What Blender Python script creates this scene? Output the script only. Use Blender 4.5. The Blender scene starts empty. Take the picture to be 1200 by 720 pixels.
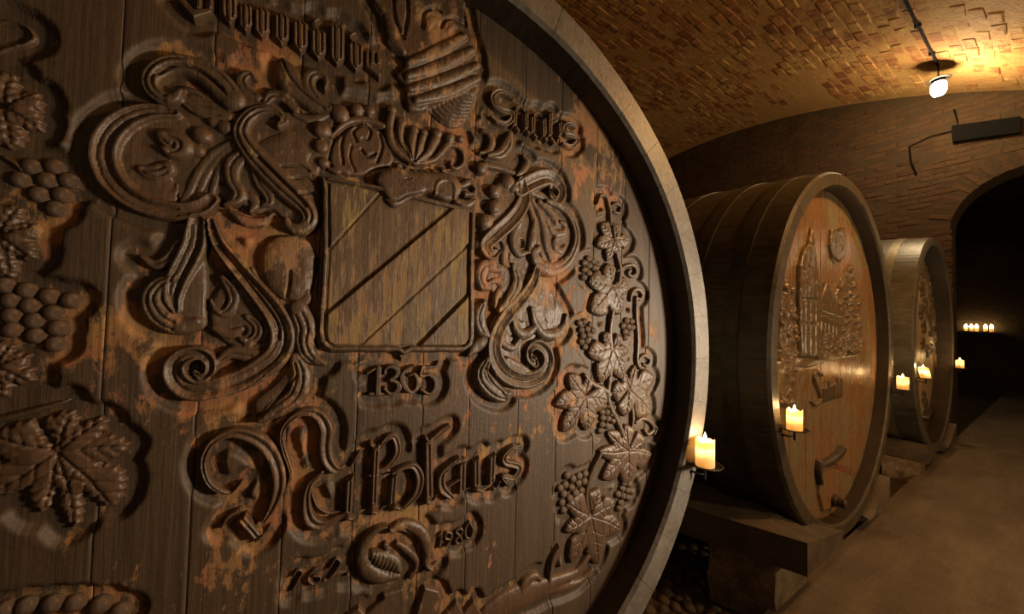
import bpy, math, random
import numpy as np
C = bpy.context.scene.collection
SC = bpy.context.scene
rng = np.random.default_rng(7)
random.seed(7)

# ------------------------------------------------------------------ camera
FPX, YAW, PITCH, ROLL = 401.1, 1.0233, 0.0300, 0.0243
CAM = np.array([0.9, 0.0, 1.67])
Fv = np.array([-math.sin(YAW)*math.cos(PITCH), math.cos(YAW)*math.cos(PITCH), math.sin(PITCH)])
Rv = np.array([math.cos(YAW), math.sin(YAW), 0.0]); Uv = np.cross(Rv, Fv)
_c, _s = math.cos(ROLL), math.sin(ROLL)
Rv, Uv = _c*Rv+_s*Uv, _c*Uv-_s*Rv
cam_d = bpy.data.cameras.new('camera'); cam = bpy.data.objects.new('camera', cam_d); C.objects.link(cam)
cam_d.sensor_fit = 'HORIZONTAL'; cam_d.sensor_width = 36.0; cam_d.lens = FPX/1200.0*36.0
cam_d.clip_start = 0.02; cam_d.clip_end = 100
from mathutils import Matrix, Vector
M = Matrix.Identity(4)
for i in range(3):
    M[i][0], M[i][1], M[i][2], M[i][3] = Rv[i], Uv[i], -Fv[i], CAM[i]
cam.matrix_world = M
SC.camera = cam
SC.view_settings.view_transform = 'Standard'; SC.view_settings.look = 'None'
SC.view_settings.gamma = 1.0; SC.view_settings.use_curve_mapping = False
SC.view_settings.exposure = 0.0

# ------------------------------------------------------------------ light
w = bpy.data.worlds.new('world'); SC.world = w; w.use_nodes = True
w.node_tree.nodes['Background'].inputs[0].default_value = (0.012, 0.008, 0.005, 1)
w.node_tree.nodes['Background'].inputs[1].default_value = 1.0

def lamp(name, loc, watts, col, radius):
    d = bpy.data.lights.new(name, 'POINT'); d.energy = watts; d.color = col; d.shadow_soft_size = radius
    o = bpy.data.objects.new(name, d); C.objects.link(o); o.location = loc
    return o
WARM = (1.0, 0.72, 0.42); AMBER = (1.0, 0.56, 0.20); WHITE = (1.0, 0.83, 0.62)
def spot(name, loc, aim, watts, col, radius, deg, blend):
    d = bpy.data.lights.new(name, 'SPOT'); d.energy = watts; d.color = col; d.shadow_soft_size = radius; d.spot_size = math.radians(deg); d.spot_blend = blend
    o = bpy.data.objects.new(name, d); C.objects.link(o); o.location = loc
    o.rotation_euler = (Vector(aim)-Vector(loc)).to_track_quat('-Z', 'Y').to_euler(); return o
spot('aisle_work_light', (1.75, 2.6, 1.50), (0.0, 1.12, 1.55), 350, WHITE, 0.20, 63, 1.0)       # stands in the aisle, right of the frame
lamp('aisle_lamp_near', (1.7, 3.6, 3.95), 185, AMBER, 0.10)           # next lamp of the row along the vault
lamp('aisle_fill_side', (2.3, 3.9, 1.5), 78, WARM, 0.12)  # unseen fill added low beside the aisle for second cask, floor and block
lamp('aisle_lamp_behind', (2.2, -0.8, 2.3), 7, WARM, 0.15)

# ------------------------------------------------------------------ helpers
def ray(px, py):
    return Fv + (px-600.0)/FPX*Rv - (py-360.0)/FPX*Uv
def hit(px, py, axis, val):
    d = ray(px, py); t = (val-CAM[axis])/d[axis]
    return CAM + d*t
def proj(P):
    d = np.asarray(P, float)-CAM; wv = d@Fv
    return 600+FPX*(d@Rv)/wv, 360-FPX*(d@Uv)/wv, wv

def link(name, me, mat=None, parent=None, loc=None):
    o = bpy.data.objects.new(name, me); C.objects.link(o)
    if mat is not None and not me.materials: me.materials.append(mat)
    if parent is not None: o.parent = parent
    if loc is not None: o.location = loc
    return o
def mesh(name, V, F, smooth=False):
    me = bpy.data.meshes.new(name)
    me.from_pydata([tuple(map(float, v)) for v in V], [], [tuple(map(int, f)) for f in F]); me.update()
    if smooth: me.polygons.foreach_set('use_smooth', [True]*len(me.polygons))
    return me
def mesh_np(name, V, Q, smooth=True):
    me = bpy.data.meshes.new(name)
    n = len(Q)
    me.vertices.add(len(V)); me.vertices.foreach_set('co', np.ascontiguousarray(V, dtype=np.float32).ravel())
    me.loops.add(4*n); me.loops.foreach_set('vertex_index', np.ascontiguousarray(Q, dtype=np.int32).ravel())
    me.polygons.add(n); me.polygons.foreach_set('loop_start', np.arange(0, 4*n, 4, dtype=np.int32))
    me.polygons.foreach_set('use_smooth', np.full(n, smooth, dtype=bool))
    me.update(calc_edges=True); me.validate()
    return me
def tag(o, label=None, cat=None, group=None, kind=None):
    if label: o['label'] = label
    if cat: o['category'] = cat
    if group: o['group'] = group
    if kind: o['kind'] = kind
    return o
def empty(name, loc, rz=0.0):
    o = bpy.data.objects.new(name, None); C.objects.link(o); o.location = loc; o.rotation_euler = (0, 0, rz)
    o.empty_display_size = 0.1
    return o
def box_vf(x0, x1, y0, y1, z0, z1):
    V = [(x0,y0,z0),(x1,y0,z0),(x1,y1,z0),(x0,y1,z0),(x0,y0,z1),(x1,y0,z1),(x1,y1,z1),(x0,y1,z1)]
    F = [(0,3,2,1),(4,5,6,7),(0,1,5,4),(1,2,6,5),(2,3,7,6),(3,0,4,7)]
    return V, F
def lathe_vf(prof, n=24, cap=True):
    V, F = [], []
    for r, z in prof:
        for k in range(n):
            a = 2*math.pi*k/n; V.append((r*math.cos(a), r*math.sin(a), z))
    for i in range(len(prof)-1):
        for k in range(n):
            k2 = (k+1) % n
            F.append((i*n+k, i*n+k2, (i+1)*n+k2, (i+1)*n+k))
    if cap:
        F.append(tuple(range(n-1, -1, -1))); F.append(tuple(range((len(prof)-1)*n, len(prof)*n)))
    return V, F
def tube_vf(pts, rad, n=8):
    pts = [Vector(p) for p in pts]; V, F = [], []
    rads = rad if hasattr(rad, '__len__') else [rad]*len(pts)
    up = Vector((0.123, 0.3, 0.95)).normalized()
    for i, p in enumerate(pts):
        d = (pts[min(i+1, len(pts)-1)]-pts[max(i-1, 0)]).normalized()
        a = d.cross(up).normalized(); b = a.cross(d)
        for k in range(n):
            t = 2*math.pi*k/n; V.append(p+(a*math.cos(t)+b*math.sin(t))*rads[i])
    for i in range(len(pts)-1):
        for k in range(n):
            k2 = (k+1) % n; F.append((i*n+k, i*n+k2, (i+1)*n+k2, (i+1)*n+k))
    F.append(tuple(range(n-1, -1, -1))); F.append(tuple(range((len(pts)-1)*n, len(pts)*n)))
    return V, F
def bevel(o, wd=0.01, seg=2):
    m = o.modifiers.new('bevel', 'BEVEL'); m.width = wd; m.segments = seg; m.limit_method = 'ANGLE'
    return o
def catmull(P, n):
    P = np.asarray(P, float)
    if len(P) < 3:
        t = np.linspace(0, 1, n*(len(P)-1)+1)[:, None]
        return P[0]+(P[-1]-P[0])*t
    Q = np.vstack([2*P[0]-P[1], P, 2*P[-1]-P[-2]]); out = []
    for i in range(1, len(Q)-2):
        p0, p1, p2, p3 = Q[i-1], Q[i], Q[i+1], Q[i+2]
        for k in range(n):
            t = k/n
            out.append(0.5*((2*p1)+(p2-p0)*t+(2*p0-5*p1+4*p2-p3)*t*t+(3*p1-p0-3*p2+p3)*t**3))
    out.append(Q[-2]); return np.array(out)
def vnoise(x, y, seed=0):
    xi = np.floor(x).astype(np.int64); yi = np.floor(y).astype(np.int64); fx = x-xi; fy = y-yi
    fx = fx*fx*(3-2*fx); fy = fy*fy*(3-2*fy)
    def h(a, b):
        n = (a*374761393+b*668265263+seed*2147483) & 0x7fffffff
        n = ((n ^ (n >> 13))*1274126177) & 0x7fffffff
        return ((n ^ (n >> 16)) & 0xffff)/65535.0
    return (h(xi, yi)*(1-fx)+h(xi+1, yi)*fx)*(1-fy)+(h(xi, yi+1)*(1-fx)+h(xi+1, yi+1)*fx)*fy
def fbm(x, y, seed=0, o=3):
    s = 0; a = 0.5
    for k in range(o):
        s = s+a*vnoise(x*2**k, y*2**k, seed+k*17); a *= 0.5
    return s

# ------------------------------------------------------------------ materials
class NT:
    def __init__(s, name):
        s.m = bpy.data.materials.new(name); s.m.use_nodes = True; s.t = s.m.node_tree
        s.b = s.t.nodes['Principled BSDF']; s.out = s.t.nodes['Material Output']
    def n(s, typ, **kw):
        nd = s.t.nodes.new(typ)
        for k, v in kw.items():
            if k.startswith('i_'):
                key = k[2:]; key = int(key) if key.isdigit() else key
                s.set(nd.inputs[key], v)
            else: setattr(nd, k, v)
        return nd
    def set(s, inp, v):
        if isinstance(v, bpy.types.NodeSocket): s.t.links.new(v, inp)
        else: inp.default_value = v
    def coord(s): return s.n('ShaderNodeTexCoord').outputs['Object']
    def geo_pos(s): return s.n('ShaderNodeNewGeometry').outputs['Position']
    def mapv(s, vec, scale=(1,1,1), loc=(0,0,0)):
        nd = s.n('ShaderNodeMapping'); s.set(nd.inputs['Vector'], vec); nd.inputs['Scale'].default_value = scale; nd.inputs['Location'].default_value = loc
        return nd.outputs[0]
    def noise(s, vec, scale=5, detail=4, rough=0.55, dist=0.0):
        nd = s.n('ShaderNodeTexNoise'); s.set(nd.inputs['Vector'], vec); nd.inputs['Scale'].default_value = scale
        nd.inputs['Detail'].default_value = detail; nd.inputs['Roughness'].default_value = rough; nd.inputs['Distortion'].default_value = dist
        return nd.outputs[0]
    def ramp(s, fac, stops):
        nd = s.n('ShaderNodeValToRGB'); s.set(nd.inputs[0], fac); e = nd.color_ramp.elements
        while len(e) > len(stops): e.remove(e[-1])
        while len(e) < len(stops): e.new(0.5)
        for el, (p, c) in zip(e, stops):
            el.position = p; el.color = (c[0], c[1], c[2], 1) if hasattr(c, '__len__') else (c, c, c, 1)
        return nd.outputs[0]
    def mix(s, fac, a, b, mode='MIX'):
        nd = s.n('ShaderNodeMix', data_type='RGBA', blend_type=mode); s.set(nd.inputs[0], fac)
        for i, v in ((6, a), (7, b)):
            s.set(nd.inputs[i], v if isinstance(v, bpy.types.NodeSocket) else (v[0], v[1], v[2], 1))
        return nd.outputs[2]
    def math(s, op, a, b=0.0):
        nd = s.n('ShaderNodeMath', operation=op); s.set(nd.inputs[0], a); s.set(nd.inputs[1], b); return nd.outputs[0]
    def spot(s, vec, c, r, r0=0.0):
        v = s.n('ShaderNodeVectorMath', operation='DISTANCE'); s.set(v.inputs[0], vec); v.inputs[1].default_value = c
        nd = s.n('ShaderNodeMapRange'); s.set(nd.inputs[0], v.outputs['Value']); nd.inputs[1].default_value = r0; nd.inputs[2].default_value = r
        nd.inputs[3].default_value = 1; nd.inputs[4].default_value = 0
        return nd.outputs[0]
    def bump(s, h, strength=0.3, dist=0.01):
        nd = s.n('ShaderNodeBump'); s.set(nd.inputs['Height'], h); nd.inputs['Strength'].default_value = strength; nd.inputs['Distance'].default_value = dist
        s.t.links.new(nd.outputs[0], s.b.inputs['Normal'])
    def done(s, col, rough=0.6, spec=0.4, metal=0.0):
        s.set(s.b.inputs['Base Color'], col if isinstance(col, bpy.types.NodeSocket) else (col[0], col[1], col[2], 1))
        s.set(s.b.inputs['Roughness'], rough); s.b.inputs['Specular IOR Level'].default_value = spec; s.b.inputs['Metallic'].default_value = metal
        return s.m

def px_local(cask, px, py, off=None):
    """pixel -> (Y, Z) in the head plane of a cask, in the cask's own frame (origin at floor under the head centre)"""
    off = cask['off'] if off is None else off
    th = cask['rz']; ct, st = math.cos(-th), math.sin(-th)
    o = CAM-np.array([0, cask['yc'], 0]); d = ray(px, py)
    o = np.array([ct*o[0]-st*o[1], st*o[0]+ct*o[1], o[2]]); d = np.array([ct*d[0]-st*d[1], st*d[0]+ct*d[1], d[2]])
    t = (off-o[0])/d[0]; p = o+d*t
    return p[1], p[2]

S9 = 0.9
CASKS = [dict(yc=0.356*S9, zc=1.67-0.187*S9, R=1.451*S9, rz=-0.016, off=-0.108, thick=0.125, L=2.9, name='old'),
         dict(yc=3.994*S9, zc=1.67-0.226*S9, R=1.516*S9, rz=0.013, off=-0.10, thick=0.105, L=2.9, name='mid'),
         dict(yc=7.666*S9, zc=1.67-0.226*S9, R=1.496*S9, rz=0.011, off=-0.18, thick=0.105, L=2.9, name='far')]

def wood_head(name, base, dark, worn, pale, wearbias, spots, rough, grain=1.0):
    """weathered head boards: vertical grain, flaked varnish, bare wood in worn places"""
    s = NT(name); co = s.coord()
    g1 = s.noise(s.mapv(co, (1, 60, 1.6)), 3.0, 5, 0.6)
    g2 = s.noise(s.mapv(co, (1, 14, 0.5)), 2.2, 4, 0.6, 0.4)
    col = s.mix(s.ramp(g2, [(0.30, 0), (0.72, 1)]), dark, base)
    col = s.mix(s.math('MULTIPLY', s.ramp(g1, [(0.40, 0), (0.75, 1)]), 0.55*grain), col, pale)
    bd = s.n('ShaderNodeObjectInfo').outputs['Random']
    col = s.mix(0.30, col, s.ramp(bd, [(0.0, base), (0.35, (base[0]*0.55, base[1]*0.66, base[2]*0.62)), (0.7, (base[0]*1.25, base[1]*1.0, base[2]*0.9)), (1.0, (base[0]*0.8, base[1]*1.0, base[2]*1.05))]))
    fl = s.noise(s.mapv(co, (1, 2.2, 0.30) if ('shield' in name or 'honey' in name or 'pale' in name) else (1, 1.25, 0.62)), 26, 9, 0.68)
    reg = s.noise(s.mapv(co, (1, 1.4, 0.8), (3, 1, 5)), 2.6, 3, 0.55)
    m = s.math('ADD', s.math('MULTIPLY', reg, 0.62), s.math('MULTIPLY', fl, 0.75))
    m = s.math('ADD', m, wearbias)
    for c, r, k in spots:
        m = s.math('ADD', m, s.math('MULTIPLY', s.spot(co, c, r), k*1.35))
    at = s.n('ShaderNodeAttribute', attribute_name='bed').outputs['Fac']
    m = s.math('ADD', m, s.math('MULTIPLY', at, 0.075))
    wm = s.ramp(m, [(0.745, 0), (0.80, 1)])
    wc = s.mix(s.ramp(s.noise(co, 7, 3), [(0.35, 0), (0.65, 1)]), worn, (worn[0]*0.9, worn[1]*1.25, worn[2]*1.0))
    wc = s.mix(s.math('MULTIPLY', s.ramp(g1, [(0.35, 0), (0.7, 1)]), 0.45), wc, dark)
    col = s.mix(wm, col, wc)
    dirt = s.noise(co, 55, 4, 0.7)
    col = s.mix(s.math('MULTIPLY', s.ramp(dirt, [(0.5, 0), (0.8, 1)]), 0.5), col, dark)
    h = s.math('ADD', s.math('MULTIPLY', g1, 0.7), s.math('MULTIPLY', s.noise(co, 90, 3, 0.6), 0.6))
    h = s.math('SUBTRACT', h, s.math('MULTIPLY', wm, 0.4))
    s.bump(h, 0.45, 0.004)
    return s.done(col, s.math('ADD', s.math('MULTIPLY', wm, 0.18), rough), 0.5)

c0 = CASKS[0]
def sp(px, py, r, k):
    y, z = px_local(c0, px, py); return ((c0['off'], y, z), r, k)
OLD_SPOTS = [sp(130, 400, .16, .16), sp(300, 290, .14, .18), sp(95, 60, .05, .12), sp(210, 70, .07, .1), sp(600, 350, .22, .10), sp(635, 110, .1, -.05),
             sp(690, 130, .16, .15), sp(240, 480, .14, .10), sp(440, 300, .26, .07), sp(500, 440, .16, .06), sp(55, 250, .1, .08), sp(310, 70, .12, .10), sp(500, 70, .2, .06), sp(640, 330, .12, .12), sp(755, 300, .30, -.30), sp(770, 480, .32, -.30), sp(690, 640, .45, -.20), sp(700, 300, .2, -.12), sp(540, 80, .2, -.08), sp(560, 640, .25, -.06), sp(380, 690, .25, -.06), sp(60, 130, .25, -.12), sp(30, 600, .25, -.08), sp(180, 600, .12, -.06), sp(640, 60, .3, -.10), sp(720, 420, .25, -.1)]
M_OLD = wood_head('old oak head', (0.080, 0.048, 0.025), (0.034, 0.022, 0.012), (0.36, 0.145, 0.062), (0.17, 0.10, 0.054), -0.005, OLD_SPOTS, 0.58)
M_CARVE = wood_head('old carved oak', (0.108, 0.063, 0.035), (0.048, 0.030, 0.018), (0.33, 0.15, 0.075), (0.16, 0.10, 0.058), -0.005, OLD_SPOTS, 0.43, 0.7)
M_SHIELD = wood_head('old shield oak', (0.13, 0.080, 0.042), (0.045, 0.030, 0.017), (0.29, 0.155, 0.062), (0.20, 0.128, 0.068), 0.06, [], 0.5, 1.2)
M_HONEY = wood_head('honey oak head', (0.27, 0.150, 0.066), (0.12, 0.066, 0.030), (0.21, 0.155, 0.10), (0.36, 0.22, 0.105), 0.045, [], 0.26, 0.8)
M_HONEYC = wood_head('bronzed carved oak', (0.165, 0.112, 0.056), (0.035, 0.024, 0.013), (0.30, 0.24, 0.11), (0.38, 0.27, 0.14), -0.15, [], 0.28, 0.6)
M_PALE = wood_head('pale oak head', (0.52, 0.39, 0.22), (0.28, 0.20, 0.11), (0.52, 0.40, 0.24), (0.58, 0.46, 0.29), -0.15, [], 0.35, 0.8)
M_PALEC = wood_head('dark carved oak', (0.17, 0.12, 0.065), (0.03, 0.022, 0.012), (0.30, 0.22, 0.12), (0.26, 0.19, 0.10), -0.15, [], 0.32, 0.6)

def stave_mat(name, base, dark, pale, rough):
    s = NT(name); co = s.coord()
    g = s.noise(s.mapv(co, (0.6, 9, 9)), 5, 5, 0.6)
    b = s.noise(co, 9, 6, 0.65)
    col = s.mix(s.ramp(b, [(0.35, 0), (0.7, 1)]), dark, base)
    col = s.mix(s.math('MULTIPLY', s.ramp(g, [(0.45, 0), (0.75, 1)]), 0.45), col, pale)
    rnd = s.n('ShaderNodeObjectInfo').outputs['Random']
    col = s.mix(s.math('MULTIPLY', rnd, 0.28), col, dark)
    s.bump(s.math('ADD', g, s.noise(co, 70, 4, 0.7)), 0.4, 0.004)
    return s.done(col, rough, 0.4)
M_STAVE0 = stave_mat('grey weathered staves', (0.19, 0.168, 0.14), (0.11, 0.095, 0.078), (0.28, 0.25, 0.21), 0.42)
M_STAVE1 = stave_mat('brown olive staves', (0.085, 0.066, 0.038), (0.028, 0.022, 0.012), (0.16, 0.125, 0.075), 0.5)
M_STAVE2 = stave_mat('grey olive staves', (0.120, 0.106, 0.074), (0.058, 0.050, 0.034), (0.20, 0.18, 0.13), 0.36)
def hoop_mat(name, a, b, rough, metal):
    s = NT(name); co = s.coord(); k = s.noise(co, 14, 6, 0.7)
    s.bump(s.noise(co, 60, 4), 0.2, 0.003)
    return s.done(s.mix(s.ramp(k, [(0.35, 0), (0.7, 1)]), a, b), rough, 0.5, metal)
M_HOOP = hoop_mat('painted olive iron', (0.035, 0.032, 0.018), (0.085, 0.07, 0.035), 0.42, 0.35)
M_HOOPB = hoop_mat('galvanised iron', (0.20, 0.18, 0.12), (0.34, 0.30, 0.21), 0.32, 0.6)
M_IRON = hoop_mat('black wrought iron', (0.018, 0.015, 0.012), (0.05, 0.035, 0.022), 0.5, 0.6)
M_TAP = hoop_mat('dark tap wood', (0.03, 0.02, 0.012), (0.07, 0.045, 0.025), 0.4, 0.0)

M_CHIME_SHADE = stave_mat('shade dark stave insides', (0.040, 0.028, 0.018), (0.02, 0.014, 0.009), (0.06, 0.042, 0.026), 0.45)  # brown-dark oak, with the chime's shade painted into the colour
def beam_mat():
    s = NT('old cradle timber'); co = s.coord()
    g = s.noise(s.mapv(co, (0.7, 12, 12)), 5, 6, 0.6, 0.6); b = s.noise(co, 6, 5, 0.6)
    col = s.mix(s.ramp(b, [(0.35, 0), (0.7, 1)]), (0.08, 0.060, 0.040), (0.16, 0.124, 0.082))
    col = s.mix(s.math('MULTIPLY', s.ramp(g, [(0.4, 0), (0.7, 1)]), 0.5), col, (0.06, 0.042, 0.026))
    s.bump(g, 0.6, 0.01); return s.done(col, 0.7, 0.3)
M_BEAM = beam_mat()
def block_mat():
    s = NT('rough concrete'); co = s.coord()
    b = s.noise(co, 8, 8, 0.7); f = s.noise(co, 45, 6, 0.7)
    col = s.mix(s.ramp(b, [(0.35, 0), (0.65, 1)]), (0.17, 0.122, 0.074), (0.42, 0.32, 0.205))
    col = s.mix(s.math('MULTIPLY', s.ramp(f, [(0.45, 0), (0.7, 1)]), 0.6), col, (0.09, 0.06, 0.035))
    s.bump(s.math('ADD', b, f), 0.8, 0.015); return s.done(col, 0.85, 0.2)
M_BLOCK = block_mat()
def floor_mat():
    s = NT('worn concrete floor'); co = s.coord()
    a = s.noise(co, 1.3, 6, 0.6); b = s.noise(co, 18, 8, 0.7); c = s.noise(s.mapv(co, (3.0, 0.5, 1)), 2.2, 5, 0.6)
    col = s.mix(s.ramp(a, [(0.35, 0), (0.68, 1)]), (0.080, 0.060, 0.039), (0.150, 0.115, 0.075))
    col = s.mix(s.math('MULTIPLY', s.ramp(c, [(0.48, 0), (0.68, 1)]), 0.6), col, (0.20, 0.152, 0.10))
    col = s.mix(s.math('MULTIPLY', s.ramp(b, [(0.45, 0), (0.75, 1)]), 0.55), col, (0.085, 0.06, 0.036))
    g = s.noise(co, 75, 5, 0.75)
    col = s.mix(s.math('MULTIPLY', s.ramp(g, [(0.50, 0), (0.72, 1)]), 0.55), col, (0.26, 0.20, 0.135))
    s.bump(s.math('ADD', s.math('ADD', a, b), g), 0.6, 0.010); return s.done(col, 0.72, 0.3)
M_FLOOR = floor_mat()
def earth_mat():
    s = NT('cellar earth'); co = s.coord(); b = s.noise(co, 14, 8, 0.7)
    s.bump(b, 0.8, 0.02); return s.done(s.mix(b, (0.03, 0.02, 0.012), (0.10, 0.07, 0.045)), 0.9, 0.2)
M_EARTH = earth_mat()
def stone_mat():
    s = NT('rounded cobble'); co = s.coord(); b = s.noise(co, 24, 6, 0.65); r = s.n('ShaderNodeObjectInfo').outputs['Random']
    col = s.mix(r, (0.075, 0.05, 0.03), (0.15, 0.10, 0.062)); col = s.mix(s.math('MULTIPLY', b, 0.6), col, (0.06, 0.04, 0.025))
    s.bump(b, 0.5, 0.01); return s.done(col, 0.6, 0.4)
M_STONE = stone_mat()
def brick_mat(name, a, b, c, mortar, smear):
    s = NT(name); gp = s.geo_pos()
    isl = s.n('ShaderNodeNewGeometry').outputs['Random Per Island']; ob = s.n('ShaderNodeObjectInfo').outputs['Random']
    r = s.math('FRACT', s.math('ADD', isl, ob))
    col = s.ramp(r, [(0.0, a), (0.45, b), (0.8, c), (1.0, a)])
    k = s.noise(gp, 7, 8, 0.72); k2 = s.noise(gp, 1.1, 3, 0.6)
    m = s.math('ADD', s.math('MULTIPLY', k, 0.6), s.math('MULTIPLY', k2, 0.55))
    col = s.mix(s.ramp(m, [(0.56-smear, 0), (0.66-smear, 1)]), col, mortar)
    d = s.noise(gp, 30, 6, 0.7)
    col = s.mix(s.math('MULTIPLY', s.ramp(d, [(0.48, 0), (0.72, 1)]), 0.65), col, (a[0]*0.35, a[1]*0.35, a[2]*0.35))
    s.bump(s.math('ADD', k, s.math('MULTIPLY', d, 0.6)), 0.9, 0.02)
    return s.done(col, 0.8, 0.25)
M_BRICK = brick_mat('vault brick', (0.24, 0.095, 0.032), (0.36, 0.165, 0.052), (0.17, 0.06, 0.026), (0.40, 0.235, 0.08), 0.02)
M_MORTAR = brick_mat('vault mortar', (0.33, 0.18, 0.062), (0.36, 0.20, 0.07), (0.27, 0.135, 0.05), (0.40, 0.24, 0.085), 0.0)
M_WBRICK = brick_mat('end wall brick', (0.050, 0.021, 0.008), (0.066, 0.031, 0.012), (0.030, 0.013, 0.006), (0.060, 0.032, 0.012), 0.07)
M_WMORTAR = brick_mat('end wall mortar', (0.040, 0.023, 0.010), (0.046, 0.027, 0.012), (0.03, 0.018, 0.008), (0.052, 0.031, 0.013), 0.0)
lamp('aisle_fill_far', (1.5, 8.0, 3.0), 14, WARM, 0.10)  # unseen fill added to brighten the pale cask
def plain(name, col, rough=0.6, metal=0.0):
    s = NT(name); return s.done(col, rough, 0.4, metal)
M_BLACK = plain('black sheet steel', (0.004, 0.0035, 0.003), 0.95, 0.0); M_BLACK.node_tree.nodes['Principled BSDF'].inputs['Specular IOR Level'].default_value = 0.1
M_RED = plain('dark red paint', (0.16, 0.022, 0.015), 0.5)
def emit(name, col, st):
    m = bpy.data.materials.new(name); m.use_nodes = True; t = m.node_tree
    e = t.nodes.new('ShaderNodeEmission'); e.inputs[0].default_value = (*col, 1); e.inputs[1].default_value = st
    t.links.new(e.outputs[0], t.nodes['Material Output'].inputs[0]); return m
M_FLAME = emit('candle flame', (1.0, 0.70, 0.30), 30)
M_BULB = emit('lamp glass lit', (1.0, 0.80, 0.48), 160)
def wax_mat():
    m = bpy.data.materials.new('ivory wax'); m.use_nodes = True; t = m.node_tree
    b = t.nodes['Principled BSDF']; b.inputs['Base Color'].default_value = (0.90, 0.74, 0.50, 1); b.inputs['Roughness'].default_value = 0.5
    tr = t.nodes.new('ShaderNodeBsdfTranslucent'); tr.inputs[0].default_value = (1.0, 0.80, 0.50, 1)
    mx = t.nodes.new('ShaderNodeMixShader'); mx.inputs[0].default_value = 0.65
    t.links.new(b.outputs[0], mx.inputs[1]); t.links.new(tr.outputs[0], mx.inputs[2]); t.links.new(mx.outputs[0], t.nodes['Material Output'].inputs[0])
    return m
M_WAX = wax_mat()

# ------------------------------------------------------------------ structure
YW = 8.5                                                            # end wall plane
arc_px = [(785, 185), (900, 143), (991, 122), (1053, 117), (1120, 110), (1200, 104)]
AP = np.array([hit(a, b, 1, YW) for a, b in arc_px]); ax, az = AP[:, 0], AP[:, 2]
_a, _b, _c2 = np.linalg.lstsq(np.c_[ax, az, np.ones(len(ax))], ax*ax+az*az, rcond=None)[0]
VX, VZ, VR = _a/2, _b/2, math.sqrt(_c2+_a*_a/4+_b*_b/4)
def vault_z(x): return VZ+math.sqrt(max(VR*VR-(x-VX)**2, 0))
XL, XR, YB, YF = -6.6, 3.1, -5.0, 16.15
GZ = -0.09

V, F = box_vf(-0.05, XR+0.2, YB, YF, -0.25, 0.0)
fl = link('floor', mesh('floor', V, F), M_FLOOR); tag(fl, kind='structure')
V, F = box_vf(XL-0.2, -0.05, YB, YF, -0.4, GZ)
gr = link('floor', mesh('floor_earth', V, F), M_EARTH); tag(gr, kind='structure')

# cobbles between the casks: single stones, sharing a few meshes
def stone_mesh(seed):
    r = np.random.default_rng(seed); V, F = [], []
    n, m = 7, 4
    for i in range(m):
        ph = 0.08+i*(math.pi*0.56/(m-1))
        for k in range(n):
            a = 2*math.pi*k/n; q = 1+r.uniform(-0.14, 0.14)
            V.append((math.sin(ph)*math.cos(a)*q, math.sin(ph)*math.sin(a)*q*0.85, math.cos(ph)*0.75))
    for i in range(m-1):
        for k in range(n): F.append((i*n+k, (i+1)*n+k, (i+1)*n+(k+1) % n, i*n+(k+1) % n))
    F.append(tuple(range(n)))
    return mesh('cobble', V, F, True)
SM = [stone_mesh(i) for i in range(6)]
for me in SM: me.materials.append(M_STONE)
cells = []
for i in range(-12, 22):
    for j in range(0, 16):
        x = -0.12-j*0.078+(i % 2)*0.035+random.uniform(-.016, .016); y = 1.5+i*0.072+random.uniform(-.016, .016)
        if -0.40 < x and 2.36+0.44*x < y < 3.2: continue
        u, v_, d = proj((x, y, GZ))
        if 700 < u < 960 and 610 < v_ < 740: cells.append((d, x, y))
cells.sort()
for d, x, y in cells[:290]:
    o = link('cobblestone', SM[random.randrange(6)], None, gr, (x, y, GZ+0.004))
    s_ = random.uniform(0.034, 0.050); o.scale = (s_, s_, s_*0.75); o.rotation_euler = (0, 0, random.uniform(0, 6.28))

# vault: mortar shell + bricks
angL, angR = math.asin((XL-VX)/VR), math.asin(min(0.999, (XR-VX)/VR))
NA, NY = 70, 24
th = np.linspace(angL, angR, NA+1); ys = np.linspace(YB, YW+0.1, NY+1)
V = [(VX+VR*math.sin(t), y, VZ+VR*math.cos(t)) for y in ys for t in th]
V += [(VX+(VR+0.3)*math.sin(t), y, VZ+(VR+0.3)*math.cos(t)) for y in ys for t in th]
W = NA+1; off = len(ys)*W
F = []
for j in range(NY):
    for i in range(NA):
        a = j*W+i; F.append((a, a+W, a+W+1, a+1)); a += off; F.append((a, a+1, a+W+1, a+W))
for j in range(NY):
    for i in (0, NA):
        a = j*W+i; F.append((a, a+W, a+W+off, a+off))
for i in range(NA):
    for j in (0, NY):
        a = j*W+i; F.append((a, a+1, a+1+off, a+off))
ceil = link('ceiling', mesh('ceiling', V, F, False), M_MORTAR); tag(ceil, kind='structure')

def brick_mesh(seed, L, Wd, H):
    r = np.random.default_rng(seed); j = lambda: r.uniform(-0.008, 0.008)
    top = [(-L/2+j(), -Wd/2+j()), (L/2+j(), -Wd/2+j()), (L/2+j(), Wd/2+j()), (-L/2+j(), Wd/2+j())]
    V = [(x*1.02, y*1.04, -0.03) for x, y in top]+[(x, y, H*0.55+r.uniform(-.003, .003)) for x, y in top]+[(x*0.90, y*0.78, H+r.uniform(-.004, .004)) for x, y in top]
    F = [(0,1,5,4),(1,2,6,5),(2,3,7,6),(3,0,4,7),(4,5,9,8),(5,6,10,9),(6,7,11,10),(7,4,8,11),(8,9,10,11)]
    return V, F
BV = [brick_mesh(100+i, 0.235, 0.105, 0.006) for i in range(10)]
BM = []
for V, F in BV:
    me = mesh('brick', V, F); me.materials.append(M_BRICK); BM.append(me)
bricks = []
rows = int((angR-angL)*VR/0.125)
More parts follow.
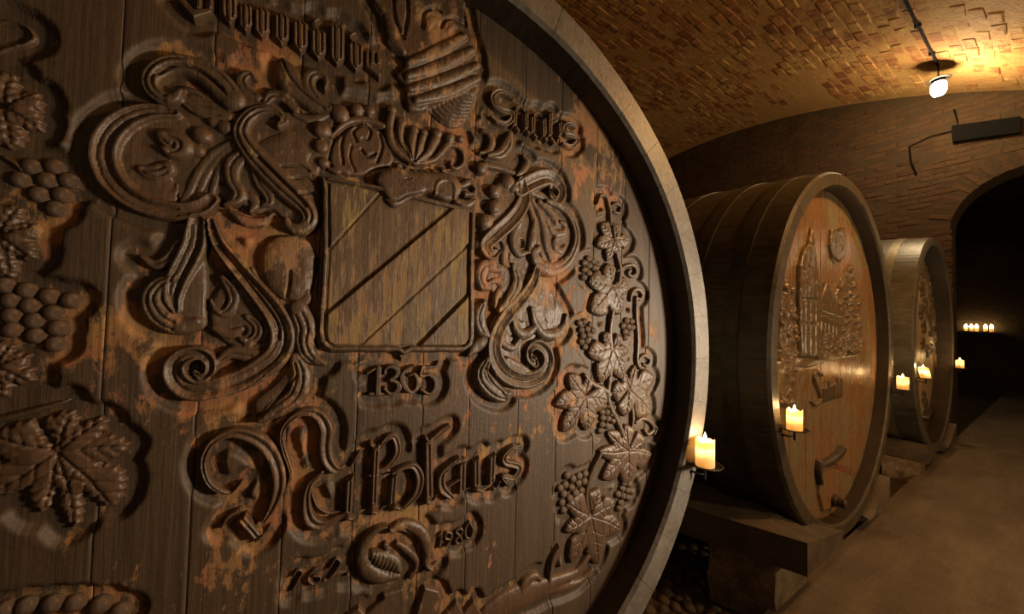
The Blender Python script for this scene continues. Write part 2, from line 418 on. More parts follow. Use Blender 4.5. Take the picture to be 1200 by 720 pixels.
for i in range(rows):
    t = angL+(i+0.5)*0.125/VR
    x = VX+VR*math.sin(t); z = VZ+VR*math.cos(t)
    if x < -5.4 or x > 1.4: continue
    for k in range(int((YW-1.0)/0.262)):
        y = 1.1+(k+0.5*(i % 2))*0.262+random.uniform(-.012, .012)
        if y > YW-0.13: continue
        u, v_, d = proj((x, y, z))
        if d < 0.3 or u < 640 or u > 1240 or v_ < -30 or v_ > 210: continue
        if fbm(np.array(x*1.3), np.array(y*1.3), 8) > 0.54 or random.random() < 0.16: continue
        bricks.append((d, x, y, z, t, random.randrange(10)))
def brick_frame(t, tw):
    # local x along Y axis of the vault, local y along the arc, local z inwards
    ex = Vector((0, 1, 0)); ez = Vector((-math.sin(t), 0, -math.cos(t))); ey = ez.cross(ex)
    m = Matrix((ex, ey, ez)).transposed(); return m @ Matrix.Rotation(tw, 3, 'Z')
def near_first(b):
    u, v_, d = proj((b[1], b[2], b[3])); lim = 655+ (v_*0.9 if v_ < 60 else v_*0.67+14)
    return (0 if (u > lim and 0 <= v_ <= 200 and u < 1200) else 1, d)
bricks.sort(key=near_first)
SV, SF = [], []
for n, (d, x, y, z, t, k) in enumerate(bricks):
    R3 = brick_frame(t, random.uniform(-.035, .035)); dz = random.uniform(-.006, .007)
    p = Vector((x, y, z))+R3 @ Vector((0, 0, dz))
    if n < 300:
        o = link('brick', BM[k], None, ceil); o.matrix_local = Matrix.Translation(p) @ R3.to_4x4()
    else:
        V, F = BV[k]; b0 = len(SV)
        SV += [p+R3 @ Vector(v) for v in V]; SF += [tuple(b0+q for q in f) for f in F]
if SV:
    o = link('brickwork', mesh('brickwork', SV, SF), M_BRICK, ceil); tag(o, kind='stuff')

# end wall with an arched opening
jx = hit(1115, 420, 1, YW)[0]; spz = hit(1115, 270, 1, YW)[2]; ar = 0.80; acx = jx+ar
prof = [(jx, -0.3), (jx, spz)]+[(acx-ar*math.cos(a), spz+ar*math.sin(a)) for a in np.linspace(0, math.pi, 17)][1:-1]+[(acx+ar, spz), (acx+ar, -0.3)]
outer = [(XL, -0.3), (XL, 2.0)]+[(VX+(VR+0.05)*math.sin(t), VZ+(VR+0.05)*math.cos(t)) for t in np.linspace(angL, angR, 16)]+[(XR, 2.0), (XR, -0.3)]
N = len(prof)
# resample the outer outline to the same count
op = np.array(outer); seg = np.r_[0, np.cumsum(np.hypot(*np.diff(op, axis=0).T))]
key = np.array([hit_ for hit_ in np.linspace(0, 1, N)])
ox = np.interp(key*seg[-1], seg, op[:, 0]); oz = np.interp(key*seg[-1], seg, op[:, 1])
V = []
for yy in (YW, YW+0.5):
    V += [(a, yy, b) for a, b in prof]+[(a, yy, b) for a, b in zip(ox, oz)]
F = []
for i in range(N-1):
    F.append((i, N+i, N+i+1, i+1)); F.append((2*N+i, 2*N+i+1, 3*N+i+1, 3*N+i)); F.append((i, i+1, 2*N+i+1, 2*N+i))
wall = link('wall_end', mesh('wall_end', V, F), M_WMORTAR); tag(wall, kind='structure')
WB = [brick_mesh(300+i, 0.235, 0.07, 0.007) for i in range(8)]; WBM = []
for V, F in WB:
    me = mesh('brick', V, F); me.materials.append(M_WBRICK); WBM.append(me)
def wall_rot(tw=0.0):
    ex = Vector((1, 0, 0)); ez = Vector((0, -1, 0)); ey = ez.cross(ex)
    return Matrix((ex, ey, ez)).transposed() @ Matrix.Rotation(tw, 3, 'Z')
wl = []
for r_ in range(90):
    z = 1.0+r_*0.085
    for k in range(40):
        x = -5.6+(k+0.5*(r_ % 2))*0.255+random.uniform(-.01, .01)
        if z > vault_z(x)-0.06: continue
        dx = x-acx
        if abs(dx) < ar+0.13 and z < spz+0.02: continue
        if z >= spz and math.hypot(dx, z-spz) < ar+0.22: continue
        u, v_, d = proj((x, YW, z))
        if 780 < u < 1215 and v_ < 320 and v_ > 60 and random.random() > 0.22: wl.append((d, x, z))
for q in range(19):                                                   # voussoirs of the arch, jamb quoins
    a = math.pi*(q+0.5)/19; wl.append((-1, a, None))
for q in range(24):
    z = 1.2+q*0.085
    if z < spz: wl.append((-0.5, jx-0.10, z))
wl.sort()
SV, SF = [], []
for n, (d, x, z) in enumerate(wl):
    k = random.randrange(8); tw = random.uniform(-.02, .02)
    if z is None:
        a = x; R3 = wall_rot(math.pi-a); p = Vector((acx-(ar+0.115)*math.cos(a), YW, spz+(ar+0.115)*math.sin(a)))
    else:
        R3 = wall_rot(tw); p = Vector((x, YW, z))
    p = p+Vector((0, random.uniform(-.006, .006), 0))
    if n < 290:
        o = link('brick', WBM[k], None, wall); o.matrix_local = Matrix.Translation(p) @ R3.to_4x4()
    else:
        V, F = WB[k]; b0 = len(SV); SV += [p+R3 @ Vector(v) for v in V]; SF += [tuple(b0+q for q in f) for f in F]
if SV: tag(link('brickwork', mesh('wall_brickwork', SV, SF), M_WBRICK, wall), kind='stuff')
# remaining shell
for nm, b in (('wall_left', (XL-0.3, XL, YB, YF, -0.3, 7.0)), ('wall_right', (XR, XR+0.3, YB, YF, -0.3, 4.2)), ('wall_back', (XL-0.3, XR+0.3, YB-0.3, YB, -0.3, 7.0)),
              ('wall_far', (XL, XR, YF, YF+0.3, -0.3, 5.5)), ('ceiling', (XL, XR, YW+0.5, YF, 5.2, 5.4))):
    V, F = box_vf(*b); tag(link(nm, mesh(nm, V, F), M_WMORTAR), kind='structure')

# ------------------------------------------------------------------ relief carving engine
class Shape:
    """carved relief on a head plane; built in metres (Y, Z), made from pixel-traced strokes and outlines"""
    def __init__(s, cask, cell=0.0024, hmax=0.030, wall=0.007, lump=0.0015, lumpscale=60, base=None):
        s.k = cask; s.cell = cell; s.hmax = hmax; s.wall = wall; s.prims = []; s.gr = []; s.lump = lump; s.ls = lumpscale; s.base = base
    def pt(s, P): return np.array([px_local(s.k, a, b) for a, b in P])
    def pxs(s, P):
        P = np.asarray(P, float).mean(0); a = np.array(px_local(s.k, *P)); b = np.array(px_local(s.k, P[0]+1, P[1])); c = np.array(px_local(s.k, P[0], P[1]+1))
        return math.sqrt(abs(np.linalg.det(np.array([b-a, c-a]))))
    def stroke(s, P, wd, prof='round', k=0.75, lift=0.0, n=6, smooth=True):
        P = np.asarray(P, float)
        if not hasattr(wd, '__len__'): wd = [wd]*len(P)
        if len(wd) != len(P): wd = np.interp(np.linspace(0, 1, len(P)), np.linspace(0, 1, len(wd)), wd)
        A = np.c_[P, wd]
        A = catmull(A, n) if smooth else A
        sc = s.pxs(P)
        Q = s.pt(A[:, :2]); r = np.maximum(A[:, 2], 1.0)*0.5
        # local scale changes over the head: recompute per sample
        loc = np.array([s.pxs([q]) for q in A[::max(1, n), :2]]); loc = np.interp(np.arange(len(A)), np.arange(0, len(A), max(1, n))[:len(loc)], loc)
        s.prims.append(('s', Q, r*loc, prof, k, lift)); return s
    def poly(s, P, H, bev=None, smooth=0, prof='pillow'):
        P = np.asarray(P, float)
        if smooth:
            A = catmull(np.vstack([P, P[:1]]), smooth)[:-1]
        else: A = P
        s.prims.append(('p', s.pt(A), H, bev if bev else H, prof)); return s
    def poly_m(s, Q, H, bev, prof='pillow'): s.prims.append(('p', np.asarray(Q), H, bev, prof)); return s
    def groove(s, P, wd, depth, smooth=True, n=5):
        P = np.asarray(P, float); A = catmull(P, n) if smooth and len(P) > 2 else P
        s.gr.append((s.pt(A), wd*0.5*s.pxs(P), depth)); return s
    def groove_m(s, Q, wd, depth): s.gr.append((np.asarray(Q), wd*0.5, depth)); return s
    def outlines(s):
        for p in s.prims:
            if p[0] == 's': yield ('s', p[1], p[2])
            else: yield ('p', p[1], None)

def sd_stroke(X, Z, Q, r):
    """signed distance and relative distance to a chain of tapering capsules"""
    S = np.full(X.shape, 1e9); Qr = np.full(X.shape, 9.0)
    for i in range(len(Q)-1):
        a, b = Q[i], Q[i+1]; rr = max(r[i], r[i+1])
        d = b-a; L = d@d+1e-12
        t = np.clip(((X-a[0])*d[0]+(Z-a[1])*d[1])/L, 0, 1)
        ds = np.hypot(X-a[0]-t*d[0], Z-a[1]-t*d[1]); rl = r[i]+(r[i+1]-r[i])*t
        q = ds/rl; s_ = ds-rl
        S = np.minimum(S, s_); Qr = np.minimum(Qr, q)
    return S, Qr
def sd_poly(X, Z, Q):
    D = np.full(X.shape, 1e9); ins = np.zeros(X.shape, bool); n = len(Q)
    for i in range(n):
        a, b = Q[i], Q[(i+1) % n]; d = b-a; L = d@d+1e-12
        t = np.clip(((X-a[0])*d[0]+(Z-a[1])*d[1])/L, 0, 1)
        D = np.minimum(D, np.hypot(X-a[0]-t*d[0], Z-a[1]-t*d[1]))
        c = ((a[1] > Z) != (b[1] > Z))
        if b[1] != a[1]:
            ins ^= c & (X < (b[0]-a[0])*(Z-a[1])/(b[1]-a[1])+a[0])
    return np.where(ins, -D, D)
def sub(X, Z, Q, m):
    """slices of the regular grid near a shape"""
    x = X[:, 0]; z = Z[0]
    i0, i1 = np.searchsorted(x, Q[:, 0].min()-m), np.searchsorted(x, Q[:, 0].max()+m)
    j0, j1 = np.searchsorted(z, Q[:, 1].min()-m), np.searchsorted(z, Q[:, 1].max()+m)
    return (slice(i0, i1), slice(j0, j1))
BEDS = {}
def build_relief(sh, name, mat, parent, bed=-0.016, seed=0):
    allq = np.vstack([p[1] for p in sh.prims]); mr = max([p[2].max() if p[0] == 's' else 0 for p in sh.prims])
    c = sh.cell; lo = allq.min(0)-mr-4*c; hi = allq.max(0)+mr+4*c
    xs = np.arange(lo[0], hi[0]+c, c); zs = np.arange(lo[1], hi[1]+c, c)
    X, Z = np.meshgrid(xs, zs, indexing='ij'); S = np.full(X.shape, 1e9); H = np.zeros(X.shape)
    for p in sh.prims:
        m = (p[2].max() if p[0] == 's' else 0)+4*c; sl = sub(X, Z, p[1], m); x, z = X[sl], Z[sl]
        if x.size == 0: continue
        if p[0] == 's':
            s_, q = sd_stroke(x, z, p[1], p[2]); q = np.clip(q, 0, 1); r = p[2].max()
            h0 = min(sh.hmax, p[4]*r)
            rnd = np.sqrt(1-q*q)
            if p[3] == 'cup':
                f = np.where(q > 0.62, np.sqrt(np.clip(1-((q-0.62)/0.38)**2, 0, 1)), 0.66+0.34*(q/0.62)**2)
            elif p[3] == 'broad': f = np.clip(1-q**3.2, 0, 1)**0.55
            elif p[3] == 'flat': f = np.clip((1-q)*2.6, 0, 1)
            elif p[3] == 'pen': f = np.clip((1-q)*3.2, 0, 1)-0.34*np.clip(1-q*2.6, 0, 1)
            else: f = rnd
            h = h0*f+p[5]
        else:
            s_ = sd_poly(x, z, p[1]); t = np.clip(-s_/p[3], 0, 1)
            h = p[2]*(np.sqrt(1-(1-t)**2) if p[4] == 'pillow' else t)
        S[sl] = np.minimum(S[sl], s_); H[sl] = np.maximum(H[sl], np.where(s_ < 0, h, 0))
    for Q, wd, dp in sh.gr:
        sl = sub(X, Z, Q, wd+2*c); x, z = X[sl], Z[sl]
        if x.size == 0: continue
        s_, q = sd_stroke(x, z, Q, np.full(len(Q), max(wd, c*0.9)))
        H[sl] -= dp*np.clip(1-q*q, 0, 1)
    if sh.lump:
        H += sh.lump*(fbm(X*sh.ls, Z*sh.ls, seed)-0.45)*2
    h = np.where(S < 0, sh.wall*np.clip(-S/(c*1.1), 0, 1)+np.maximum(H, -sh.wall*0.6)*np.clip(-S/(c*1.1), 0, 1), -np.clip(S/(c*1.1), 0, 2.2)*sh.wall)
    if sh.base is not None: h = h+sh.base
    keep = (S < c*1.5); fk = keep[:-1, :-1] | keep[1:, :-1] | keep[1:, 1:] | keep[:-1, 1:]
    I, J = np.nonzero(fk)
    if len(I) == 0: return None
    nz = X.shape[1]; Qd = np.c_[I*nz+J, (I+1)*nz+J, (I+1)*nz+J+1, I*nz+J+1]
    used, inv = np.unique(Qd.ravel(), return_inverse=True)
    k = sh.k
    Vv = np.c_[np.full(len(used), k['off']+bed)+h.ravel()[used], X.ravel()[used], Z.ravel()[used]]
    me = mesh_np(name, Vv, inv.reshape(-1, 4))
    return link(name, me, mat, parent)

SHAPES = []                                                           # (cask, shape) for the sunk ground around the carving
def carve(sh, name, mat, parent, **kw):
    SHAPES.append((sh.k['name'], sh))
    return build_relief(sh, name, mat, parent, **kw)

# ------------------------------------------------------------------ casks: roots, staves, hoops
def cask_root(k, label):
    k['o'] = empty('wine_cask', (0, k['yc'], 0), k['rz']); tag(k['o'], label, 'cask', 'great casks along the aisle'); return k['o']
cask_root(CASKS[0], 'huge dark cask with carved coat of arms filling the left of the picture')
cask_root(CASKS[1], 'honey coloured cask with carved church scene, second along the aisle')
cask_root(CASKS[2], 'pale cask with carved vine on its head, farthest of the three')

def make_staves(k, mat, n=40):
    R, L, th = k['R'], k['L'], k['thick']
    Ri = R-th; dep = -k['off']
    def ro(x): t = min(1, max(0, -x/L)); return R*(1+0.075*math.sin(math.pi*t))
    out = [(x, ro(x)) for x in np.linspace(-0.016, -L+0.01, 9)]
    prof = [(0.0, R-0.014)]+out+[(-L, R-0.02), (-L, Ri), (-L+0.12, Ri), (-L+0.14, Ri+0.03), (-dep-0.12, Ri+0.03), (-dep-0.035, Ri+0.002), (-0.014, Ri), (0.0, Ri+0.010)]
    P = len(prof); sub_n = 3
    da = 2*math.pi/n; rr = random.Random(3)
    for i in range(n):
        a0 = i*da+0.0004; a1 = (i+1)*da-0.0004; jx_ = rr.uniform(-0.002, 0.0)
        V, F = [], []
        for s_ in range(sub_n+1):
            a = a0+(a1-a0)*s_/sub_n
            for x, r in prof: V.append((x+(jx_ if x > -0.1 else 0), r*math.cos(a), k['zc']+r*math.sin(a)))
        for s_ in range(sub_n):
            for p in range(P):
                q = (p+1) % P; F.append((s_*P+p, (s_+1)*P+p, (s_+1)*P+q, s_*P+q))
        F.append(tuple(range(P))); F.append(tuple(range((sub_n+1)*P-1, sub_n*P-1, -1)))
        me = mesh('stave', V, F); me.materials.append(mat); me.materials.append(M_CHIME_SHADE)
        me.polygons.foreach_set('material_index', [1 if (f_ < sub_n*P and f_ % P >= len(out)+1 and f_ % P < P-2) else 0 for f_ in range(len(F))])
        link('stave', me, None, k['o'])
    return ro
def make_hoop(k, ro, xa, xb, mat, n=96):
    V, F = [], []
    t = 0.007
    for i in range(n):
        a = 2*math.pi*i/n; ca, sa = math.cos(a), math.sin(a)
        for x, r in ((xa, ro(xa)-0.004), (xa, ro(xa)+t), (xb, ro(xb)+t), (xb, ro(xb)-0.004)):
            V.append((x, r*ca, k['zc']+r*sa))
    for i in range(n):
        j = (i+1) % n
        for p in range(4):
            q = (p+1) % 4; F.append((i*4+p, i*4+q, j*4+q, j*4+p))
    me = mesh('hoop', V, F, True); o = link('hoop', me, mat, k['o'])
    m = o.modifiers.new('e', 'EDGE_SPLIT'); m.split_angle = 0.6
    return o
ROS = [make_staves(CASKS[0], M_STAVE0), make_staves(CASKS[1], M_STAVE1), make_staves(CASKS[2], M_STAVE2)]
for a, b in ((-0.16, -0.25), (-0.42, -0.51), (-0.78, -0.87), (-2.0, -2.09), (-2.4, -2.49), (-2.65, -2.74)):
    make_hoop(CASKS[0], ROS[0], a, b, M_HOOP); make_hoop(CASKS[1], ROS[1], a, b, M_HOOP)
for a, b in ((-0.20, -0.28), (-0.46, -0.54), (-0.80, -0.88), (-2.0, -2.09), (-2.4, -2.49), (-2.65, -2.74)):
    make_hoop(CASKS[2], ROS[2], a, b, M_HOOPB)

# ------------------------------------------------------------------ carving on the old cask
K0 = CASKS[0]; O0 = K0['o']
def blobs(sh, L, k=0.9):
    for x, y, r in L: sh.stroke([(x-0.5, y), (x+0.5, y)], r*2, 'round', k, smooth=False)
def nib(sh, P, nv, H=0.013, bev=0.006, gr=True):
    n = np.array(nv, float)/2; P = np.asarray(P, float)
    for a, b in zip(P[:-1], P[1:]):
        sh.poly([a-n, a+n, b+n, b-n], H, bev, prof='lin')
        if gr and np.hypot(*(b-a)) > 12:
            sh.groove([a+(b-a)*0.10, a+(b-a)*0.9], max(1.6, abs(n[0])*0.42), 0.0035, smooth=False)
def letter(name='letter', cell=0.0017, **kw): return Shape(K0, cell=cell, hmax=0.014, wall=0.009, lump=0.0005, **kw)

def minim(sh, fx, fy, ty, w=9.5, up=10):
    w += 0.8
    """blackletter upright with pointed head and foot"""
    sh.poly([(fx-w, ty+5), (fx-1, ty-1), (fx+w, ty+8), (fx+w, fy-7), (fx, fy), (fx-w, fy-up)], 0.013, 0.006, prof='lin')
    sh.groove([(fx-3.4, ty+5), (fx-3.2, fy-8), (fx, fy-4)], 2.6, 0.0045, False)
    sh.groove([(fx, ty+4), (fx+3.8, ty+9), (fx+3.8, fy-8)], 2.6, 0.0045, False)
# --- upper words
s = letter()
s.poly([(205, 1), (214, -6), (228, 10), (247, 8), (253, 17), (227, 26)], 0.013, 0.006, prof='lin')
nib(s, [(233, -22), (233, 14)], (10, -4)); nib(s, [(247, -24), (247, 12)], (9, -4)); nib(s, [(214, -20), (262, -12)], (4, -6))
carve(s, 'letter', M_CARVE, O0)
s = letter(); minim(s, 269, 29, -8, 10.5, 13); minim(s, 288, 38, 1, 8.5); carve(s, 'letter', M_CARVE, O0)
s = letter(); minim(s, 307, 45, 6, 9.5); minim(s, 330, 53, 13, 9.5); minim(s, 352, 62, 21, 9.5); carve(s, 'letter', M_CARVE, O0)
s = letter(); minim(s, 373, 70, 31, 9.5); s.poly([(363, 26), (371, 18), (378, 24), (370, 29)], 0.012, 0.005, prof='lin'); carve(s, 'letter', M_CARVE, O0)
s = letter(); minim(s, 395, 77, 26, 9); nib(s, [(397, 28), (406, 34)], (4, -7)); carve(s, 'letter', M_CARVE, O0)
s = letter(); minim(s, 417, 84, 46, 9); s.poly([(406, 42), (415, 34), (420, 41), (411, 46)], 0.012, 0.005, prof='lin'); carve(s, 'letter', M_CARVE, O0)
s = letter(); s.poly([(426, 58), (443, 58), (449, 72), (447, 78), (436, 78), (449, 87), (445, 94), (426, 78)], 0.013, 0.006, prof='lin')
s.groove([(433, 62), (433, 78)], 3, 0.010, False); s.groove([(440, 64), (440, 74)], 3.4, 0.013, False); carve(s, 'letter', M_CARVE, O0)
s = letter(); 
s.stroke([(601, 115), (592, 109), (584, 107), (577, 113), (579, 123), (588, 129), (597, 132), (600, 139), (593, 145), (584, 143), (576, 137)], [4, 6, 8, 8, 8, 9, 9, 8, 7, 7, 5], 'pen', 0.9)
s.groove([(586, 116), (596, 126)], 3, 0.004); carve(s, 'letter', M_CARVE, O0)
def a_like(x, y):
    s = letter(); nib(s, [(x, y), (x, y+22)], (7, -4)); nib(s, [(x, y+21), (x+6, y+28)], (3.5, -3), gr=False); nib(s, [(x+13, y+3), (x+13.5, y+26)], (7, -4)); nib(s, [(x+13, y+25), (x+18, y+31)], (3.5, -3), gr=False); nib(s, [(x, y), (x+8, y-4), (x+14, y+3)], (2.5, 4.5), gr=False)
    return carve(s, 'letter', M_CARVE, O0)
a_like(603, 127); a_like(624, 135)
s = letter(); nib(s, [(645, 131), (644, 161)], (7, -4)); nib(s, [(644, 160), (650, 169)], (3.5, -3), gr=False); nib(s, [(647, 144), (654, 141)], (3, 4), gr=False); nib(s, [(655.5, 142), (656.5, 160)], (6, -4)); nib(s, [(656.5, 159), (651, 169)], (4, -2), gr=False); carve(s, 'letter', M_CARVE, O0)
s = letter(); s.stroke([(675, 149), (667, 145), (661, 150), (664, 157), (673, 160), (676, 166), (669, 172), (660, 168)], [4, 6, 7, 7, 7, 7, 6, 4], 'pen', 0.9); carve(s, 'letter', M_CARVE, O0)
# --- year
def num(P, wd, k=0.9): 
    s = letter('numeral'); 
    for p, w_ in zip(P, wd): s.stroke(p, w_, 'flat', k)
    return carve(s, 'numeral', M_CARVE, O0)
num([[(431, 438), (438, 433.5), (444, 431)], [(444, 432), (443.5, 447), (443, 462)], [(434, 462.5), (449, 462.5)]], [[5, 5, 6], [8, 8, 8], [5, 5]])
num([[(451, 438), (452.5, 432.5), (459, 430), (466, 434), (464.5, 441), (457, 446), (465, 448.5), (467.5, 455), (463, 461), (456, 461.5), (450.5, 455.5)]], [[5, 4, 6, 8, 7, 4, 6, 9, 7, 5, 5]])
num([[(485, 429), (477, 433), (471.5, 440), (472, 449), (477, 457), (483, 460), (489, 455), (490.5, 447), (486, 439), (478.5, 441)]], [[3, 5, 7, 8, 7, 5, 7, 8, 5, 3]])
num([[(495, 431), (510, 430.5), (514, 425)], [(495, 431), (493, 441), (503, 440), (511, 447), (510, 457), (502.5, 462), (493.5, 457)]], [[5, 5, 4], [4, 4, 5, 8, 8, 5, 5]])
# --- the great name
s = letter()
s.stroke([(283, 565.5), (271.7, 577), (256, 575), (243, 563), (238.5, 540.5), (249, 519), (271.7, 508), (296, 513), (315, 527), (325, 548), (327, 571), (320, 593), (309, 612)], [3, 4, 6, 7, 8, 10, 15, 18, 19, 19, 17, 12, 6], 'pen', 0.8, n=8)
s.stroke([(258, 621), (268, 607), (280, 600)], [3, 6, 8], 'pen', 0.9); nib(s, [(282, 606), (303, 631)], (13, -10)); s.stroke([(300, 636), (309, 629), (317, 618)], [5, 6, 5], 'pen', 0.9)
s.stroke([(337, 571), (341, 554), (333, 529), (330, 510), (338, 494), (354, 484), (371.7, 486), (382, 502), (381, 524), (384, 540.5), (394, 551), (404, 548)], [4, 5, 6, 6, 8, 11, 15, 18, 17, 16, 12, 4], 'pen', 0.8, n=8)
s.stroke([(377, 554), (363, 568), (359, 588), (363, 609), (377, 616), (396.7, 607), (405, 601)], [5, 7, 11, 15, 14, 8, 4], 'pen', 0.8, n=8)
s.stroke([(364, 576), (371.7, 595), (385.6, 603), (399, 601)], [3, 4, 4, 3], 'round', 0.9)
s.stroke([(377, 554), (392, 551)], [4, 4], 'round', 0.9)
carve(s, 'letter', M_CARVE, O0)
s = letter(); nib(s, [(411, 549), (422, 529)], (5, -2)); nib(s, [(410, 560), (408, 603)], (12, -8)); nib(s, [(404, 606), (415, 610)], (9, -6), gr=False); nib(s, [(413, 612), (421, 604)], (4, -4)); nib(s, [(398, 603), (404, 596)], (4, -3)); nib(s, [(404, 567), (413, 557)], (4, -3)); carve(s, 'letter', M_CARVE, O0)
s = letter(); nib(s, [(441, 522), (438, 596)], (11, -8)); nib(s, [(432, 519), (439, 525)], (5, -5)); s.stroke([(444, 528), (454, 514), (463, 514), (466, 531), (455, 547), (444, 552)], [5, 8, 9, 9, 7, 4], 'pen', 0.9); nib(s, [(430, 559), (458, 551)], (4, 4)); nib(s, [(433, 599), (444, 603)], (8, -6), gr=False); nib(s, [(444, 603), (456, 587)], (5, -4)); carve(s, 'letter', M_CARVE, O0)
s = letter(); nib(s, [(462, 557), (459, 592)], (11, -8)); s.stroke([(460, 555), (473, 548), (485, 547), (492, 560), (488, 579), (471, 597)], [4, 6, 9, 12, 11, 5], 'pen', 0.9); nib(s, [(459, 594), (471, 598)], (9, -6), gr=False); carve(s, 'letter', M_CARVE, O0)
s = letter(); nib(s, [(502, 514), (503, 588)], (12, -9)); s.stroke([(503, 519), (516, 508), (526, 500)], [6, 9, 6], 'pen', 0.9); nib(s, [(497, 512), (503, 518)], (4, -4)); nib(s, [(498, 588), (506, 591)], (8, -6), gr=False); nib(s, [(507, 591), (515, 577)], (5, -4)); carve(s, 'letter', M_CARVE, O0)
s = letter(); s.stroke([(538, 537), (519, 555), (518, 572), (529, 583)], [5, 9, 12, 7], 'pen', 0.9); nib(s, [(530, 544), (548, 538)], (6, 5), gr=False); nib(s, [(542, 542), (541, 578)], (11, -8)); nib(s, [(538, 581), (548, 571)], (4, -4)); nib(s, [(520, 574), (541, 560)], (3, 4), gr=False); carve(s, 'letter', M_CARVE, O0)
s = letter(); nib(s, [(558, 538), (558, 571)], (10, -7)); nib(s, [(555, 539), (563, 530)], (4, -3)); nib(s, [(556, 573), (566, 577), (576, 568)], (7, -5), gr=False); nib(s, [(577, 534), (576, 568)], (10, -7)); nib(s, [(573, 536), (582, 528)], (4, -3)); nib(s, [(576, 573), (580, 575), (588, 562)], (6, -5), gr=False); carve(s, 'letter', M_CARVE, O0)
s = letter(); s.stroke([(607, 524), (600, 525), (590.5, 536), (593, 543), (605, 546), (608, 551), (601, 560), (589, 559), (597, 570)], [4, 6, 7, 8, 9, 9, 7, 5, 3], 'pen', 0.9); blobs(s, [(610, 523.5, 2.2)]); carve(s, 'letter', M_CARVE, O0)
# --- dates
T = [3.5, 4, 4, 3]
num([[(343, 678), (348, 671), (354, 672), (351, 680), (342, 695)]], [T]); num([[(377, 668), (367, 671), (361, 680), (366, 687), (374, 684), (375, 678), (367, 678)]], [T])
num([[(380, 683), (381.5, 683)]], [[4, 4]]); num([[(386, 668), (394, 657), (399, 663), (387, 680), (395, 674), (405, 672)]], [T]); num([[(407, 676), (408.5, 676)]], [[4, 4]])
num([[(515, 630), (518.5, 626), (516, 643)]], [[3, 3.5, 3.5]]); num([[(530, 627), (524, 626), (523, 633), (529, 633), (530, 627), (529, 634), (523, 642)]], [[3, 3.5, 3.5, 3]])
num([[(540, 621), (535, 625), (540, 630), (542, 636), (537, 639), (535, 634), (541, 628), (543, 623), (540, 621)]], [[3, 3.5, 3.5, 3]]); num([[(551, 613.5), (546, 621), (547, 631), (552, 632), (555, 622), (551, 613.5)]], [[3, 3.5, 3.5, 3]])

# --- shield
s = Shape(K0, cell=0.0026, hmax=0.02, wall=0.010, lump=0.0006)
fr_o = [(371, 204), (383, 209), (412, 215), (450, 222), (500, 231), (561, 245), (555, 256), (554.5, 300), (554, 360), (553, 398), (550, 407), (543, 412), (500, 412.5), (482, 413), (473, 418), (471, 426), (466, 417), (455, 412), (395, 413), (382, 411), (372, 404), (369, 393), (371, 340), (375, 262), (377.5, 222)]
s.poly(fr_o, 0.010, 0.007)
carve(s, 'shield', M_SHIELD, O0, bed=-0.018); SHIELD = [o for o in O0.children if o.name.startswith('shield')][-1]
def band(P, H, nm):
    s = Shape(K0, cell=0.0026, wall=0.004, lump=0.0010, lumpscale=30); s.poly(P, H, 0.002, prof='lin')
    return build_relief(s, nm, M_SHIELD, SHIELD, bed=0.0)
# inner field pieces between the frame: bends standing one step above the next
band([(385, 215), (446, 226.5), (386, 293)], 0.008, 'field')
band([(446, 226.5), (497, 236), (531, 243), (527, 249), (382.5, 366), (386, 293)], 0.0005, 'bend')
band([(531, 243), (549, 247.5), (548, 286), (420, 405), (391, 405), (384, 401), (381.5, 392), (382.5, 368)], 0.010, 'bend')
band([(548, 288), (548, 343), (486, 405.5), (422, 405.5)], 0.0015, 'bend')
band([(548, 346), (548, 397), (545, 403), (540, 405.5), (489, 405.5)], 0.010, 'field')
s = Shape(K0, cell=0.0024, hmax=0.011, wall=0.006, lump=0.0006)
fr = [(378, 209), (381, 218), (381.5, 300), (376, 385), (378, 400), (388, 408.5), (465, 408.5), (472, 413), (480, 408.5), (542, 408.5), (549, 403), (551, 395), (551.5, 300), (553, 249), (520, 241), (440, 221), (384, 211)]
s.stroke(fr, [4]+[7]*15+[5], 'flat', 0.9, n=4, smooth=False)
build_relief(s, 'shield_frame', M_CARVE, SHIELD, bed=0.0)

# --- helmet with crown, crest wing
s = Shape(K0, hmax=0.022, wall=0.008, base=0.009)
s.poly([(438, 213), (441, 205), (449, 199), (462, 196), (480, 200), (500, 202), (520, 203), (532, 207), (538, 214), (541, 224), (534, 234), (522, 238), (508, 232), (498, 228), (490, 235), (479, 237), (470, 243), (460, 246), (452, 240), (447, 230), (443, 222)], 0.017, 0.02, smooth=4)
s.stroke([(508, 228), (510, 218), (517, 213), (526, 214), (531, 222), (530, 233)], [5, 7, 7, 7, 7, 5], 'round', 1.2, 0.008)
s.stroke([(533, 236), (545, 240), (556, 236)], [8, 12, 6]); s.stroke([(541, 218), (550, 214), (556, 222)], [8, 10, 5]); s.stroke([(545, 228), (556, 228)], [8, 5])
s.groove([(447, 228), (455, 236), (466, 236), (476, 231), (492, 228)], 3, 0.006)
s.stroke([(473, 211), (478, 208.5), (482, 211), (477, 214), (473, 211)], 3.2, 'round', 1.2, 0.012); s.groove([(475, 211.5), (480, 211)], 2.5, 0.004)
carve(s, 'helmet', M_CARVE, O0); HELM = O0.children[-1] if False else [o for o in O0.children if o.name.startswith('helmet')][-1]
s = Shape(K0, hmax=0.018, wall=0.007)
for P, wd in (([(480, 190), (461, 172), (456, 152), (459, 133)], [6, 12, 12, 11]), ([(481, 190), (471, 172), (468, 158), (470, 146)], [5, 11, 12, 11]), ([(482, 190), (481, 172), (484, 158)], [5, 13, 13]),
              ([(483, 190), (490, 176), (496, 160)], [5, 12, 10]), ([(484, 191), (500, 180), (511, 162)], [5, 12, 13]), ([(486, 192), (508, 187), (526, 168)], [5, 8, 10])):
    s.stroke(P, wd, 'round', 0.9)
